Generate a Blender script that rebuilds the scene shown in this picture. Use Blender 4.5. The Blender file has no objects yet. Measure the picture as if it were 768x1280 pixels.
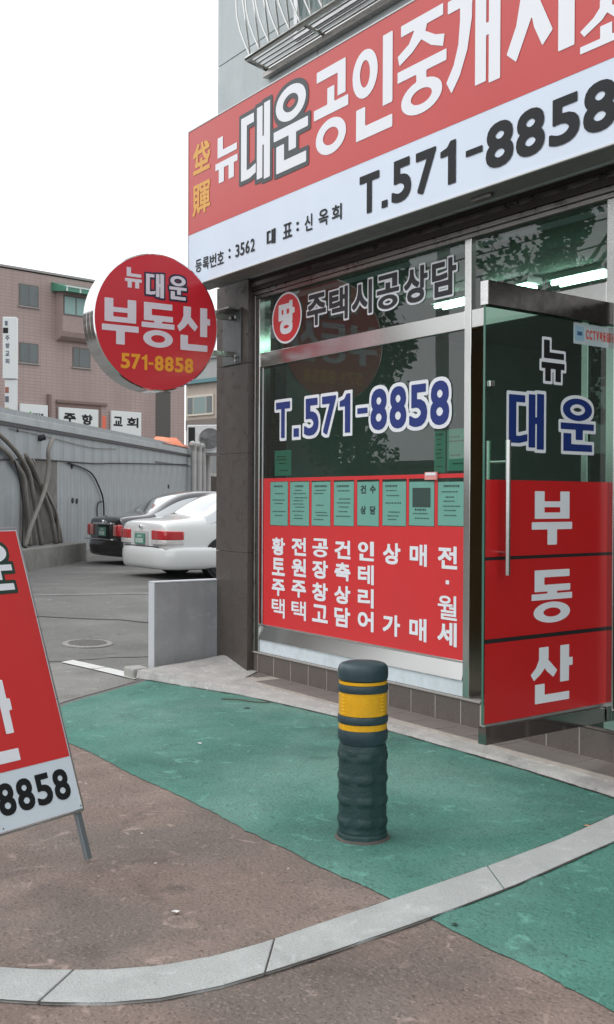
import bpy, bmesh, math, random
import numpy as np
from mathutils import Vector, Matrix, noise
from mathutils.geometry import tessellate_polygon
random.seed(7)
sc = bpy.context.scene
COL = sc.collection
PI = math.pi

# ------------------------------------------------------------------ camera
EYE = 1.45
cam = bpy.data.cameras.new('camera'); cam_ob = bpy.data.objects.new('camera', cam); COL.objects.link(cam_ob)
cam.sensor_fit = 'VERTICAL'; cam.sensor_height = 36; cam.sensor_width = 24
cam.lens = 1381 / 1280 * 36; cam.clip_start = .05; cam.clip_end = 600
def cam_axes(yaw, pitch, roll):
    f = Vector((math.sin(yaw)*math.cos(pitch), math.cos(yaw)*math.cos(pitch), math.sin(pitch)))
    r = Vector((math.cos(yaw), -math.sin(yaw), 0)); u = r.cross(f)
    return r*math.cos(roll)+u*math.sin(roll), u*math.cos(roll)-r*math.sin(roll), f
r_, u_, f_ = cam_axes(math.radians(-56.175), math.radians(-.618), math.radians(.25))
cam_ob.matrix_world = Matrix(((r_.x, u_.x, -f_.x, 0), (r_.y, u_.y, -f_.y, 0), (r_.z, u_.z, -f_.z, EYE), (0, 0, 0, 1)))
sc.camera = cam_ob
# ------------------------------------------------------------------ light
SUN_EL, SUN_AZ = math.radians(52), math.radians(205)      # azimuth clockwise from +Y
w = bpy.data.worlds.new('World'); sc.world = w; w.use_nodes = True
wn = w.node_tree.nodes; wl = w.node_tree.links; wn.clear()
sky = wn.new('ShaderNodeTexSky'); sky.sky_type = 'NISHITA'; sky.sun_disc = False
sky.sun_elevation = SUN_EL; sky.sun_rotation = SUN_AZ; sky.air_density = 1.0; sky.dust_density = 6; sky.ozone_density = 1
hs = wn.new('ShaderNodeHueSaturation'); hs.inputs['Saturation'].default_value = .12; hs.inputs['Value'].default_value = 1.0
bg = wn.new('ShaderNodeBackground'); bg.inputs[1].default_value = .15
wo = wn.new('ShaderNodeOutputWorld')
cl = wn.new('ShaderNodeMix'); cl.data_type = 'RGBA'; cl.inputs[0].default_value = .86; cl.inputs[7].default_value = (9.0, 9.2, 9.5, 1)   # cloud deck over the clear-sky model
wl.new(sky.outputs[0], hs.inputs['Color']); wl.new(hs.outputs[0], cl.inputs[6]); wl.new(cl.outputs[2], bg.inputs[0]); wl.new(bg.outputs[0], wo.inputs[0])
sun = bpy.data.lights.new('sun', 'SUN'); sun.energy = .5; sun.angle = math.radians(25); sun.color = (1, .98, .94)
sun_ob = bpy.data.objects.new('sun', sun); COL.objects.link(sun_ob)
sd = Vector((math.sin(SUN_AZ)*math.cos(SUN_EL), math.cos(SUN_AZ)*math.cos(SUN_EL), math.sin(SUN_EL)))
sun_ob.rotation_euler = sd.to_track_quat('Z', 'Y').to_euler(); sun_ob.location = (0, -5, 20)
sc.view_settings.view_transform = 'Standard'; sc.view_settings.look = 'None'; sc.view_settings.gamma = 1
sc.view_settings.exposure = .22
sc.cycles.max_bounces = 8; sc.cycles.transparent_max_bounces = 12

# ------------------------------------------------------------------ materials
MATS = {}
def mat(name, col, rough=.6, metal=0, var=0, vscale=3, speck=0, sscale=60, bump=0, bscale=80, spec=.5, coat=0, streak=0, col2=None, emis=0, scuff=0, soil=0):
    if name in MATS: return MATS[name]
    m = bpy.data.materials.new(name); m.use_nodes = True; nt = m.node_tree; N = nt.nodes; L = nt.links
    b = N['Principled BSDF']; b.inputs['Roughness'].default_value = rough; b.inputs['Metallic'].default_value = metal
    b.inputs['Specular IOR Level'].default_value = spec; b.inputs['Coat Weight'].default_value = coat; b.inputs['Coat Roughness'].default_value = .08
    c = (*col, 1); b.inputs['Base Color'].default_value = c
    tc = N.new('ShaderNodeTexCoord'); src = None
    def mixin(a, colb, fac):
        x = N.new('ShaderNodeMix'); x.data_type = 'RGBA'
        if a is None: x.inputs[6].default_value = c
        else: L.new(a, x.inputs[6])
        x.inputs[7].default_value = (*colb, 1); L.new(fac, x.inputs[0]); return x.outputs[2]
    def nz(scale, det, lo, hi, amt=1, sc3=None, dist=0):
        n = N.new('ShaderNodeTexNoise'); n.inputs['Scale'].default_value = scale; n.inputs['Detail'].default_value = det; n.inputs['Distortion'].default_value = dist
        if sc3:
            mp = N.new('ShaderNodeMapping'); mp.inputs['Scale'].default_value = sc3; L.new(tc.outputs['Object'], mp.inputs[0]); L.new(mp.outputs[0], n.inputs[0])
        else: L.new(tc.outputs['Object'], n.inputs[0])
        r = N.new('ShaderNodeMapRange'); r.inputs[1].default_value = lo; r.inputs[2].default_value = hi; r.inputs[4].default_value = amt
        L.new(n.outputs[0], r.inputs[0]); return r.outputs[0]
    dk = tuple(v*.45 for v in col); lt = tuple(min(1, v*1.6+.02) for v in col)
    if col2: src = mixin(src, col2, nz(vscale*.6, 5, .42, .62, 1, dist=.6))
    if var:
        src = mixin(src, dk, nz(vscale, 6, .48, .75, var, dist=.4)); src = mixin(src, lt, nz(vscale*1.7, 6, .52, .8, var))
    if soil: src = mixin(src, tuple(v*.45+.02 for v in col), nz(3.1, 7, .35, .95, soil, sc3=(1, 1, .35), dist=.5)); src = mixin(src, tuple(v*.5+.1 for v in col), nz(.9, 4, .35, .85, soil))
    if scuff:
        src = mixin(src, tuple(min(1, v*1.9+.06) for v in col), nz(9, 8, .60, .74, scuff, dist=1.2)); src = mixin(src, tuple(v*.35 for v in col), nz(5.3, 9, .60, .78, scuff, dist=.8)); src = mixin(src, tuple(v*.25 for v in col), nz(28, 4, .66, .74, scuff))
    if streak: src = mixin(src, dk, nz(2.2, 4, .5, .75, streak, sc3=(3.5, 3.5, .25)))
    if speck:
        src = mixin(src, tuple(v*.3 for v in col), nz(sscale, 3, .56, .7, speck)); src = mixin(src, lt, nz(sscale*1.3, 3, .58, .72, speck))
    if src is not None: L.new(src, b.inputs['Base Color'])
    if var:
        rr = nz(vscale*2, 4, .3, .7, 1); q = N.new('ShaderNodeMapRange'); q.inputs[3].default_value = max(.02, rough-.1); q.inputs[4].default_value = min(1, rough+.12)
        L.new(rr, q.inputs[0]); L.new(q.outputs[0], b.inputs['Roughness'])
    if bump:
        n = N.new('ShaderNodeTexNoise'); n.inputs['Scale'].default_value = bscale; n.inputs['Detail'].default_value = 5; L.new(tc.outputs['Object'], n.inputs[0])
        bp = N.new('ShaderNodeBump'); bp.inputs['Strength'].default_value = bump; bp.inputs['Distance'].default_value = .01; L.new(n.outputs[0], bp.inputs['Height']); L.new(bp.outputs[0], b.inputs['Normal'])
    if emis: b.inputs['Emission Color'].default_value = c; b.inputs['Emission Strength'].default_value = emis
    MATS[name] = m; return m
def glass_mat(name, tint, ior=1.6, rough=0.0, wave=0):
    m = bpy.data.materials.new(name); m.use_nodes = True; N = m.node_tree.nodes; L = m.node_tree.links; N.clear()
    o = N.new('ShaderNodeOutputMaterial'); mx = N.new('ShaderNodeMixShader'); fr = N.new('ShaderNodeFresnel'); fr.inputs[0].default_value = ior
    t = N.new('ShaderNodeBsdfTransparent'); t.inputs[0].default_value = (*tint, 1); g = N.new('ShaderNodeBsdfGlossy'); g.inputs['Roughness'].default_value = rough
    # both faces of a thin sheet meet the ray from outside
    ge = N.new('ShaderNodeNewGeometry'); fr.inputs[0].default_value = ior
    ml = N.new('ShaderNodeMath'); ml.operation = 'MULTIPLY_ADD'; ml.inputs[1].default_value = 1.0; ml.inputs[2].default_value = 0
    bc = N.new('ShaderNodeMix'); bc.data_type = 'FLOAT'; iv = N.new('ShaderNodeMath'); iv.operation = 'DIVIDE'; iv.inputs[0].default_value = 1; iv.inputs[1].default_value = ior
    L.new(ge.outputs['Backfacing'], bc.inputs[0]); bc.inputs[2].default_value = ior; bc.inputs[3].default_value = 1/ior*ior*1.0001
    L.new(bc.outputs[0], fr.inputs[0]); L.new(fr.outputs[0], ml.inputs[0]); L.new(ml.outputs[0], mx.inputs[0]); L.new(t.outputs[0], mx.inputs[1]); L.new(g.outputs[0], mx.inputs[2]); df_ = N.new('ShaderNodeBsdfDiffuse'); df_.inputs[0].default_value = (.55, .62, .58, 1); m2 = N.new('ShaderNodeMixShader'); m2.inputs[0].default_value = .022; L.new(mx.outputs[0], m2.inputs[1]); L.new(df_.outputs[0], m2.inputs[2]); L.new(m2.outputs[0], o.inputs[0])
    if wave:
        tc = N.new('ShaderNodeTexCoord'); n = N.new('ShaderNodeTexNoise'); n.inputs['Scale'].default_value = 1.6; n.inputs['Detail'].default_value = 1; L.new(tc.outputs['Object'], n.inputs[0])
        bp = N.new('ShaderNodeBump'); bp.inputs['Strength'].default_value = wave; bp.inputs['Distance'].default_value = .02; L.new(n.outputs[0], bp.inputs['Height']); L.new(bp.outputs[0], g.inputs['Normal'])
    MATS[name] = m; return m

STEEL = mat('stainless_steel', (.62, .62, .60), rough=.17, metal=1)
STEEL_DK = mat('aged_steel', (.36, .34, .32), rough=.32, metal=1, var=.12, vscale=5)
ALU = mat('aluminium', (.62, .63, .64), rough=.35, metal=1, var=.1)
GLASS = glass_mat('green_glass', (.30, .50, .41), 1.75, wave=.03)
GLASS_DOOR = glass_mat('green_door_glass', (.30, .50, .40), 1.5, wave=.02)
BLACK = mat('black_plastic', (.015, .015, .016), rough=.5)

# ------------------------------------------------------------------ object helpers
def tag(o, label=None, cat=None, group=None, kind=None):
    if label: o['label'] = label
    if cat: o['category'] = cat
    if group: o['group'] = group
    if kind: o['kind'] = kind
    return o
def empty(name, loc=(0, 0, 0), rz=0, label=None, cat=None, group=None, kind=None, parent=None):
    o = bpy.data.objects.new(name, None); COL.objects.link(o); o.location = loc; o.rotation_euler = (0, 0, rz); o.empty_display_size = .1
    if parent: o.parent = parent
    return tag(o, label, cat, group, kind)
class MB:
    def __init__(s): s.v = []; s.f = []; s.mi = []
    def add(s, vs, fs, mi=0):
        k = len(s.v); s.v += [tuple(p) for p in vs]; s.f += [tuple(i+k for i in f) for f in fs]; s.mi += [mi]*len(fs); return s
    def box(s, a, b, mi=0, M=None):
        x0, y0, z0 = a; x1, y1, z1 = b
        vs = [Vector(p) for p in ((x0,y0,z0),(x1,y0,z0),(x1,y1,z0),(x0,y1,z0),(x0,y0,z1),(x1,y0,z1),(x1,y1,z1),(x0,y1,z1))]
        if M: vs = [M @ p for p in vs]
        return s.add(vs, [(0,3,2,1),(4,5,6,7),(0,1,5,4),(1,2,6,5),(2,3,7,6),(3,0,4,7)], mi)
    def tube(s, pts, r, n=8, mi=0, cap=True, rs=None):
        pts = [Vector(p) for p in pts]; k = len(pts); rings = []; up = None
        for i, p in enumerate(pts):
            d = (pts[min(i+1, k-1)]-pts[max(i-1, 0)]).normalized()
            if up is None: up = d.orthogonal().normalized()
            up = (up-d*up.dot(d)).normalized(); sd_ = d.cross(up); R_ = rs[i] if rs else r
            rings.append([p+(up*math.cos(2*PI*j/n)+sd_*math.sin(2*PI*j/n))*R_ for j in range(n)])
        vs = [q for g in rings for q in g]; fs = []
        for i in range(k-1):
            for j in range(n): a = i*n+j; b = i*n+(j+1) % n; fs.append((a, b, b+n, a+n))
        if cap: fs += [tuple(range(n-1, -1, -1)), tuple((k-1)*n+j for j in range(n))]
        return s.add(vs, fs, mi)
    def lathe(s, prof, n=32, mi=0, c=(0, 0)):
        vs = []; fs = []
        for r, z in prof: vs += [(c[0]+r*math.cos(2*PI*j/n), c[1]+r*math.sin(2*PI*j/n), z) for j in range(n)]
        for i in range(len(prof)-1):
            for j in range(n): a = i*n+j; b = i*n+(j+1) % n; fs.append((a, b, b+n, a+n))
        fs += [tuple(range(n-1, -1, -1)), tuple((len(prof)-1)*n+j for j in range(n))]
        return s.add(vs, fs, mi)
    def prism(s, poly, lo, hi, mi=0, f=lambda u, v, h: (u, v, h)):
        n = len(poly); vs = [f(u, v, lo) for u, v in poly]+[f(u, v, hi) for u, v in poly]
        fs = [(i, (i+1) % n, (i+1) % n+n, i+n) for i in range(n)]
        tr = tessellate_polygon([[Vector((u, v, 0)) for u, v in poly]])
        fs += [t for t in tr]+[tuple(i+n for i in t) for t in tr]
        return s.add(vs, fs, mi)
    def build(s, name, ms, parent=None, smooth=False, bevel=0, loc=None, fix=True):
        me = bpy.data.meshes.new(name); me.from_pydata(s.v, [], s.f)
        if fix:
            bm = bmesh.new(); bm.from_mesh(me); bmesh.ops.recalc_face_normals(bm, faces=bm.faces); bm.to_mesh(me); bm.free()
        if not isinstance(ms, (list, tuple)): ms = [ms]
        for m in ms: me.materials.append(m)
        if len(ms) > 1:
            for p, i in zip(me.polygons, s.mi): p.material_index = i
        if smooth is not False:
            for p in me.polygons: p.use_smooth = True
            if smooth is not True: me.set_sharp_from_angle(angle=math.radians(smooth))
        o = bpy.data.objects.new(name, me); COL.objects.link(o)
        if loc: o.location = loc
        if parent: o.parent = parent
        if bevel:
            b = o.modifiers.new('bevel', 'BEVEL'); b.width = bevel; b.segments = 2; b.limit_method = 'ANGLE'; b.harden_normals = False
        return o
def box(name, a, b, m, parent=None, bevel=0): return MB().box(a, b).build(name, m, parent, bevel=bevel)

# ------------------------------------------------------------------ lettering: glyph outlines -> distance field -> bold contour
GL = {}
def R_(x0, y0, x1, y1): return [(x0, y0), (x1, y0), (x1, y1), (x0, y1)]
def O_(cx, cy, rx, ry, tx, ty, n=28):
    o = [(cx+rx*math.cos(2*PI*i/n), cy+ry*math.sin(2*PI*i/n)) for i in range(n)]; q = [(cx+(rx-tx)*math.cos(2*PI*i/n), cy+(ry-ty)*math.sin(2*PI*i/n)) for i in range(n)]
    return ('ring', o, q)
HEAVY = {   # heavy poster strokes of the shop's own lettering, unit square
 '부': [R_(.07,.50,.30,1), R_(.70,.50,.93,1), R_(.07,.71,.93,.81), R_(.07,.49,.93,.60), R_(0,.29,1,.42), R_(.385,0,.615,.30)],
 '동': [R_(.07,.87,.93,1), R_(.07,.60,.30,1), R_(.07,.60,.95,.72), R_(.385,.5,.615,.61), R_(0,.44,1,.55), O_(.5,.195,.45,.195,.23,.105)],
 '산': [[(.19,1),(.41,1),(.41,.80),(.36,.66),(.22,.52),(.07,.42),(0,.53),(.12,.64),(.19,.78)], [(.30,.70),(.41,.76),(.62,.56),(.53,.45),(.36,.58)], R_(.70,.34,.91,1), R_(.90,.62,1,.76), R_(.10,0,.32,.34), R_(.10,0,.92,.14)],
 '뉴': [R_(.10,.57,.34,1), R_(.10,.56,.97,.70), R_(0,.31,1,.45), R_(.16,0,.39,.33), R_(.61,0,.84,.33)],
 '대': [R_(0,.83,.45,.95), R_(0,.12,.20,.95), [(0,.10),(.30,.10),(.52,.14),(.52,.26),(.30,.22),(0,.22)], R_(.56,.03,.745,.98), R_(.74,.46,.82,.57), R_(.80,0,1,1)],
 '개': [R_(.02,.85,.49,.97), [(.26,.97),(.49,.97),(.48,.70),(.40,.42),(.26,.20),(.10,.06),(0,.18),(.14,.32),(.23,.50),(.26,.72)], R_(.55,.03,.745,.98), R_(.74,.46,.82,.57), R_(.80,0,1,1)],
 '운': [O_(.5,.79,.44,.21,.21,.10), R_(0,.41,1,.525), R_(.45,.22,.66,.42), R_(.08,0,.31,.33), R_(.08,0,.95,.125)],
 '공': [R_(.08,.88,.92,1), R_(.70,.62,.92,1), R_(.40,.55,.60,.76), R_(0,.46,1,.575), O_(.5,.20,.44,.20,.21,.10)],
 '인': [O_(.32,.70,.32,.26,.19,.11), R_(.77,.26,1,1), R_(.10,0,.33,.34), R_(.10,0,1,.13)],
 '중': [R_(.07,.88,.93,.99), [(.38,.90),(.62,.90),(.56,.78),(.30,.66),(.04,.59),(0,.69),(.24,.76)], [(.46,.84),(.60,.80),(.78,.72),(.96,.68),(.93,.57),(.70,.64),(.48,.76)], R_(0,.415,1,.525), R_(.40,.34,.60,.43), O_(.5,.17,.42,.17,.20,.09)],
 '사': [[(.22,1),(.44,1),(.43,.70),(.36,.42),(.14,.08),(0,.18),(.14,.40),(.21,.66)], [(.34,.52),(.43,.62),(.66,.22),(.52,.12),(.40,.32)], R_(.74,0,.955,1), R_(.95,.50,1,.64)],
 '소': [[(.38,1),(.62,1),(.60,.78),(.42,.56),(.08,.36),(0,.50),(.26,.68),(.38,.84)], [(.47,.74),(.60,.80),(.76,.62),(1,.48),(.92,.36),(.66,.50)], R_(.39,.10,.61,.42), R_(0,0,1,.15)],
}
def glyph(ch):
    if ch in GL: return GL[ch]
    if ch in HEAVY:
        V = []; T = []; Ed = []
        for pl in HEAVY[ch]:
            k = len(V)
            if pl[0] == 'ring':
                n_ = len(pl[1]); V += pl[1]+pl[2]
                for i in range(n_):
                    j = (i+1) % n_; T += [(k+i, k+j, k+n_+j), (k+i, k+n_+j, k+n_+i)]; Ed += [(k+i, k+j), (k+n_+i, k+n_+j)]
            else:
                V += pl; T += [tuple(q+k for q in t) for t in tessellate_polygon([[Vector((x, y, 0)) for x, y in pl]])]; Ed += [(k+i, k+(i+1) % len(pl)) for i in range(len(pl))]
        GL[ch] = (np.array(V, float), np.array(T), np.array(Ed)); return GL[ch]
    c = bpy.data.curves.new('g', 'FONT'); c.body = ch; c.size = 1; c.resolution_u = 4
    o = bpy.data.objects.new('g', c); COL.objects.link(o); dg = bpy.context.evaluated_depsgraph_get(); dg.update()
    me = bpy.data.meshes.new_from_object(o.evaluated_get(dg)); me.calc_loop_triangles()
    V = np.array([v.co[:2] for v in me.vertices]); T = np.array([t.vertices[:] for t in me.loop_triangles])
    cnt = {}
    for t in T:
        for a, b in ((0, 1), (1, 2), (2, 0)):
            k = (min(t[a], t[b]), max(t[a], t[b])); cnt[k] = cnt.get(k, 0)+1
    Ed = np.array([k for k, n_ in cnt.items() if n_ == 1])
    bpy.data.objects.remove(o); bpy.data.curves.remove(c); bpy.data.meshes.remove(me)
    mn, mx = V.min(0), V.max(0); GL[ch] = ((V-mn)/(mx-mn), T, Ed); return GL[ch]
LOOPS = {}
HW = [0]
PN = 5.0
def glyph_loops(ch, wd, ht, d):
    """closed contours of glyph ch fitted to wd x ht (metres) after growing every stroke by d"""
    if ch in HEAVY: d -= HW[0]
    key = (ch, round(wd, 4), round(ht, 4), round(d, 4))
    if key in LOOPS: return LOOPS[key]
    V, T, Ed = glyph(ch); iw, ih = wd-2*max(d, 0), ht-2*max(d, 0)
    P = V*np.array([iw, ih])+max(d, 0)
    n = 84; h = max(wd, ht)/n; pad = 2*h
    gx = np.arange(-pad, wd+pad+h, h); gy = np.arange(-pad, ht+pad+h, h); X, Y = np.meshgrid(gx, gy, indexing='ij'); Q = np.stack([X.ravel(), Y.ravel()], 1)
    a = P[Ed[:, 0]]; b = P[Ed[:, 1]]; ab = b-a; l2 = (ab**2).sum(1)+1e-12
    D = np.full(len(Q), 1e9)
    for i in range(len(a)):
        L_ = math.sqrt(l2[i]); k_ = max(1, int(L_/(h*1.0))); t0 = np.clip(((Q-a[i])@ab[i])/l2[i], 0, 1)
        near = np.abs(Q-(a[i]+t0[:, None]*ab[i])).max(1) < d+3*h
        if not near.any(): continue
        qn = Q[near]; dn = D[near]
        for j in range(k_+1):
            e = np.abs(qn-(a[i]+ab[i]*(j/k_))); dn = np.minimum(dn, (e**PN).sum(1))
        e = np.abs(qn-(a[i]+t0[near][:, None]*ab[i])); dn = np.minimum(dn, (e**PN).sum(1)); D[near] = dn
    D = D**(1/PN); ins = np.zeros(len(Q), bool)
    for t in T:
        p0, p1, p2 = P[t]
        def s_(u, v): return (v[0]-u[0])*(Q[:, 1]-u[1])-(v[1]-u[1])*(Q[:, 0]-u[0])
        s0, s1, s2 = s_(p0, p1), s_(p1, p2), s_(p2, p0); ins |= ((s0 >= 0) & (s1 >= 0) & (s2 >= 0)) | ((s0 <= 0) & (s1 <= 0) & (s2 <= 0))
    F = (np.where(ins, -D, D)-d).reshape(X.shape)
    F[np.abs(F) < 1e-7] = 1e-7
    nx_, ny_ = F.shape; nxt = {}
    def ex(i, j): t = F[i, j]/(F[i, j]-F[i+1, j]); return (gx[i]+t*h, gy[j])
    def ey(i, j): t = F[i, j]/(F[i, j]-F[i, j+1]); return (gx[i], gy[j]+t*h)
    S = F < 0; code = S[:-1, :-1]*1+S[1:, :-1]*2+S[1:, 1:]*4+S[:-1, 1:]*8
    TB = {1: [(0, 3)], 2: [(1, 0)], 3: [(1, 3)], 4: [(2, 1)], 5: [(0, 3), (2, 1)], 6: [(2, 0)], 7: [(2, 3)], 8: [(3, 2)], 9: [(0, 2)], 10: [(1, 0), (3, 2)], 11: [(1, 2)], 12: [(3, 1)], 13: [(0, 1)], 14: [(3, 0)]}
    pos = {}
    for i, j in zip(*np.nonzero((code > 0) & (code < 15))):
        for p, q in TB[int(code[i, j])]:
            ks = []
            for e in (p, q):
                if e == 0: k = ('x', i, j); pt = ex(i, j)
                elif e == 1: k = ('y', i+1, j); pt = ey(i+1, j)
                elif e == 2: k = ('x', i, j+1); pt = ex(i, j+1)
                else: k = ('y', i, j); pt = ey(i, j)
                pos[k] = pt; ks.append(k)
            nxt[ks[0]] = ks[1]
    out = []; seen = set()
    for k in list(nxt):
        if k in seen: continue
        lp = []; c_ = k
        while c_ in nxt and c_ not in seen: seen.add(c_); lp.append(pos[c_]); c_ = nxt[c_]
        if len(lp) > 5: out.append(simplify(lp, h*.12))
    LOOPS[key] = out; return out
def simplify(lp, eps):
    P = np.array(lp); k = int(np.argmax(((P-P[0])**2).sum(1)))
    def rdp(a):
        if len(a) < 3: return a
        d = a[-1]-a[0]; L_ = np.hypot(*d)+1e-12; e = np.abs(d[0]*(a[:, 1]-a[0, 1])-d[1]*(a[:, 0]-a[0, 0]))/L_; i = int(e.argmax())
        if e[i] < eps: return np.array([a[0], a[-1]])
        return np.vstack([rdp(a[:i+1])[:-1], rdp(a[i:])])
    return np.vstack([rdp(P[:k+1])[:-1], rdp(np.vstack([P[k:], P[:1]]))[:-1]])
def inside_loops(x, y, lps):
    c = False
    for l in lps:
        n_ = len(l); j = n_-1
        for i in range(n_):
            xi, yi = l[i]; xj, yj = l[j]
            if (yi > y) != (yj > y) and x < (xj-xi)*(y-yi)/(yj-yi)+xi: c = not c
            j = i
    return c
from mathutils.geometry import delaunay_2d_cdt
def fill_loops(lps):
    P = []; E_ = []
    for l in lps:
        k = len(P); n_ = len(l); P += [Vector((float(p[0]), float(p[1]))) for p in l]; E_ += [(k+i, k+(i+1) % n_) for i in range(n_)]
    V_, _, F_, _, _, _ = delaunay_2d_cdt(P, E_, [], 0, 1e-6)
    out = []
    for f in F_:
        cx = sum(V_[i].x for i in f)/3; cy = sum(V_[i].y for i in f)/3
        if inside_loops(cx, cy, lps): out.append(tuple(f))
    return [(v.x, v.y) for v in V_], out
FILL = {}
def letters(name, items, frame, off, m, parent, grow=0):
    """items: (char, u0, u1, v0, v1, weight); frame(u,v,h)->xyz ; grow: extra outline width. Large characters are objects of their own."""
    vs = []; fs = []
    for q, (ch, u0, u1, v0, v1, wt) in enumerate(items):
        u0 -= grow; u1 += grow; v0 -= grow; v1 += grow
        key = (ch, round(u1-u0, 4), round(v1-v0, 4), round(wt, 4), grow)
        if key not in FILL:
            if ch == '.':
                lp = [np.array([(0, 0), (u1-u0, 0), (u1-u0, v1-v0), (0, v1-v0)])]
            elif ch == '1':
                g2 = grow*2; W_, H_ = u1-u0-g2, v1-v0-g2; s = W_*.50
                if not grow: lp = [np.array([(W_-s, 0), (W_, 0), (W_, H_), (W_-s*.7, H_), (W_-s*1.15, H_*.87), (0, H_*.82), (0, H_*.68), (W_-s, H_*.68)])]
                else: lp = [np.array([(W_-s, 0), (W_+g2, 0), (W_+g2, H_+g2), (W_-s*.7, H_+g2), (W_-s*1.15, H_*.87+g2), (0, H_*.82+g2), (0, H_*.68), (W_-s, H_*.68)])]
            else: HW[0] = wt-.0012 if ch in HEAVY else 0; lp = glyph_loops(ch, u1-u0, v1-v0, wt+grow)
            FILL[key] = fill_loops(lp) if lp else ([], [])
        P, F_ = FILL[key]
        if not F_: continue
        if v1-v0 > .10 and min(u1-u0, v1-v0) > .03:
            h_ = off+(q % 2)*.0003 if grow else off
            MB().add([frame(u0+x, v0+y, h_) for x, y in P], F_).build('letter_outline' if grow else 'letter', m, parent, fix=False); continue
        k = len(vs); vs += [frame(u0+x, v0+y, off) for x, y in P]; fs += [tuple(i+k for i in t) for t in F_]
    if fs: o = MB().add(vs, fs).build(name, m, parent, fix=False); o['kind'] = 'stuff'
def row(text, u0, u1, v0, v1, wt, gap=.12, widths=None):
    ws = [0 if c == ' ' else {'-': .55, '.': .3, ':': .25, '1': .62}.get(c, 1) for c in text] if widths is None else widths
    n = len(text); tot = sum(ws)+sum(.45 for c in text if c == ' ')+gap*(n-1); k = (u1-u0)/tot; x = u0; out = []
    for c, w_ in zip(text, ws):
        if c == ' ': x += (.45+gap)*k; continue
        a, b = v0, v1; H_ = v1-v0
        if c == '-': a, b = v0+H_*.37, v0+H_*.52
        if c == '.': a, b = v0, v0+H_*.17
        if c == ':': a, b = v0+H_*.2, v0+H_*.8
        out.append((c, x, x+w_*k, a, b, min(wt, (b-a)*.3))); x += (w_+gap)*k
    return out

# ------------------------------------------------------------------ ground
def gz(x, y=0):
    t = min(1, max(0, (-x-9.3)/4.7)); return .23*t*t*(3-2*t)
def flat_sheet(name, poly, z, m, kind='structure', parent=None, cut=.6):
    bm = bmesh.new(); vs = [bm.verts.new((x, y, 0)) for x, y in poly]; bm.faces.new(vs)
    xs = [p[0] for p in poly]; ys = [p[1] for p in poly]
    for ax, lo, hi in ((0, min(xs), max(xs)), (1, min(ys), max(ys))):
        k = math.ceil(lo/cut)
        while k*cut < hi:
            co = [0, 0, 0]; no = [0, 0, 0]; co[ax] = k*cut; no[ax] = 1
            bmesh.ops.bisect_plane(bm, geom=bm.verts[:]+bm.edges[:]+bm.faces[:], plane_co=co, plane_no=no); k += 1
    for v in bm.verts: v.co.z = gz(v.co.x)+z
    bmesh.ops.recalc_face_normals(bm, faces=bm.faces)
    me = bpy.data.meshes.new(name); bm.to_mesh(me); bm.free(); me.materials.append(m)
    if me.polygons and me.polygons[0].normal.z < 0: me.flip_normals()
    for p in me.polygons: p.use_smooth = True
    o = bpy.data.objects.new(name, me); COL.objects.link(o)
    if kind: o['kind'] = kind
    if parent: o.parent = parent
    return o
ASPH = mat('asphalt', (.15, .146, .138), rough=.85, var=.45, vscale=.9, speck=.5, sscale=70, bump=.5, bscale=90, scuff=.45)
BROWN = mat('brown_paving', (.22, .165, .14), rough=.88, var=.5, vscale=1.6, speck=.65, sscale=75, bump=.9, bscale=65, col2=(.165, .138, .12), scuff=.65)
GREEN = mat('green_paving', (.060, .198, .155), rough=.8, var=.5, vscale=1.6, speck=.6, sscale=70, bump=.8, bscale=65, col2=(.12, .26, .215), scuff=.6)  # paler second tone and scuffs mix real wear with painted-in glare
PATCH = mat('concrete_patch', (.21, .205, .19), rough=.85, var=.4, vscale=2, speck=.5, sscale=60, bump=.4, scuff=.5)
CONC = mat('concrete', (.42, .41, .39), rough=.85, var=.45, vscale=5, speck=.3, sscale=60, bump=.5, bscale=50, scuff=.4)
GRAN = mat('kerb_granite', (.40, .42, .41), rough=.75, var=.3, vscale=4, speck=.45, sscale=140, bump=.3, bscale=120, scuff=.25)
# one ground sheet, denser near the lot
xs = sorted(set([-400, -200, -100, -60, -40, -30, -20, -16]+[-14+.35*i for i in range(15)]+[-8.5, -4, 0, 6, 20, 60, 200, 400])); ys = [-400, -100, -30, -10, 0, 5, 10, 20, 40, 100, 400]
vs = [(x, y, gz(x)) for x in xs for y in ys]; ny = len(ys)
o = MB().add(vs, [(i*ny+j, (i+1)*ny+j, (i+1)*ny+j+1, i*ny+j+1) for i in range(len(xs)-1) for j in range(ny-1)]).build('ground', ASPH, smooth=True); o['kind'] = 'structure'
flat_sheet('brown_paving', [(-6.95, 2.49), (-7.5, 1.5), (-9.0, -1.5), (-9, -3), (5, -3), (5, 2.49)], .004, BROWN)
def wob(a, b, n, amp, seed):
    out = []
    for i in range(n):
        t = i/n; x = a[0]+(b[0]-a[0])*t; y = a[1]+(b[1]-a[1])*t; q = noise.noise(Vector((x*3, y*3, seed)))*amp+noise.noise(Vector((x*11, y*11, seed)))*amp*.5+noise.noise(Vector((x*37, y*37, seed)))*amp*.6
        d = Vector((b[0]-a[0], b[1]-a[1])).normalized(); out.append((x-d.y*q, y+d.x*q))
    return out
gp = wob((-6.95, 2.47), (5, 2.47), 420, .015, 1)+[(5, 2.47), (5, 4.5), (-6, 4.5), (-8.05, 4.2)]+wob((-8.0, 3.83), (-7.4, 2.93), 12, .03, 3)+wob((-7.4, 2.93), (-6.95, 2.47), 8, .03, 4)
flat_sheet('green_paving', gp, .008, GREEN, cut=50)
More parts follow.
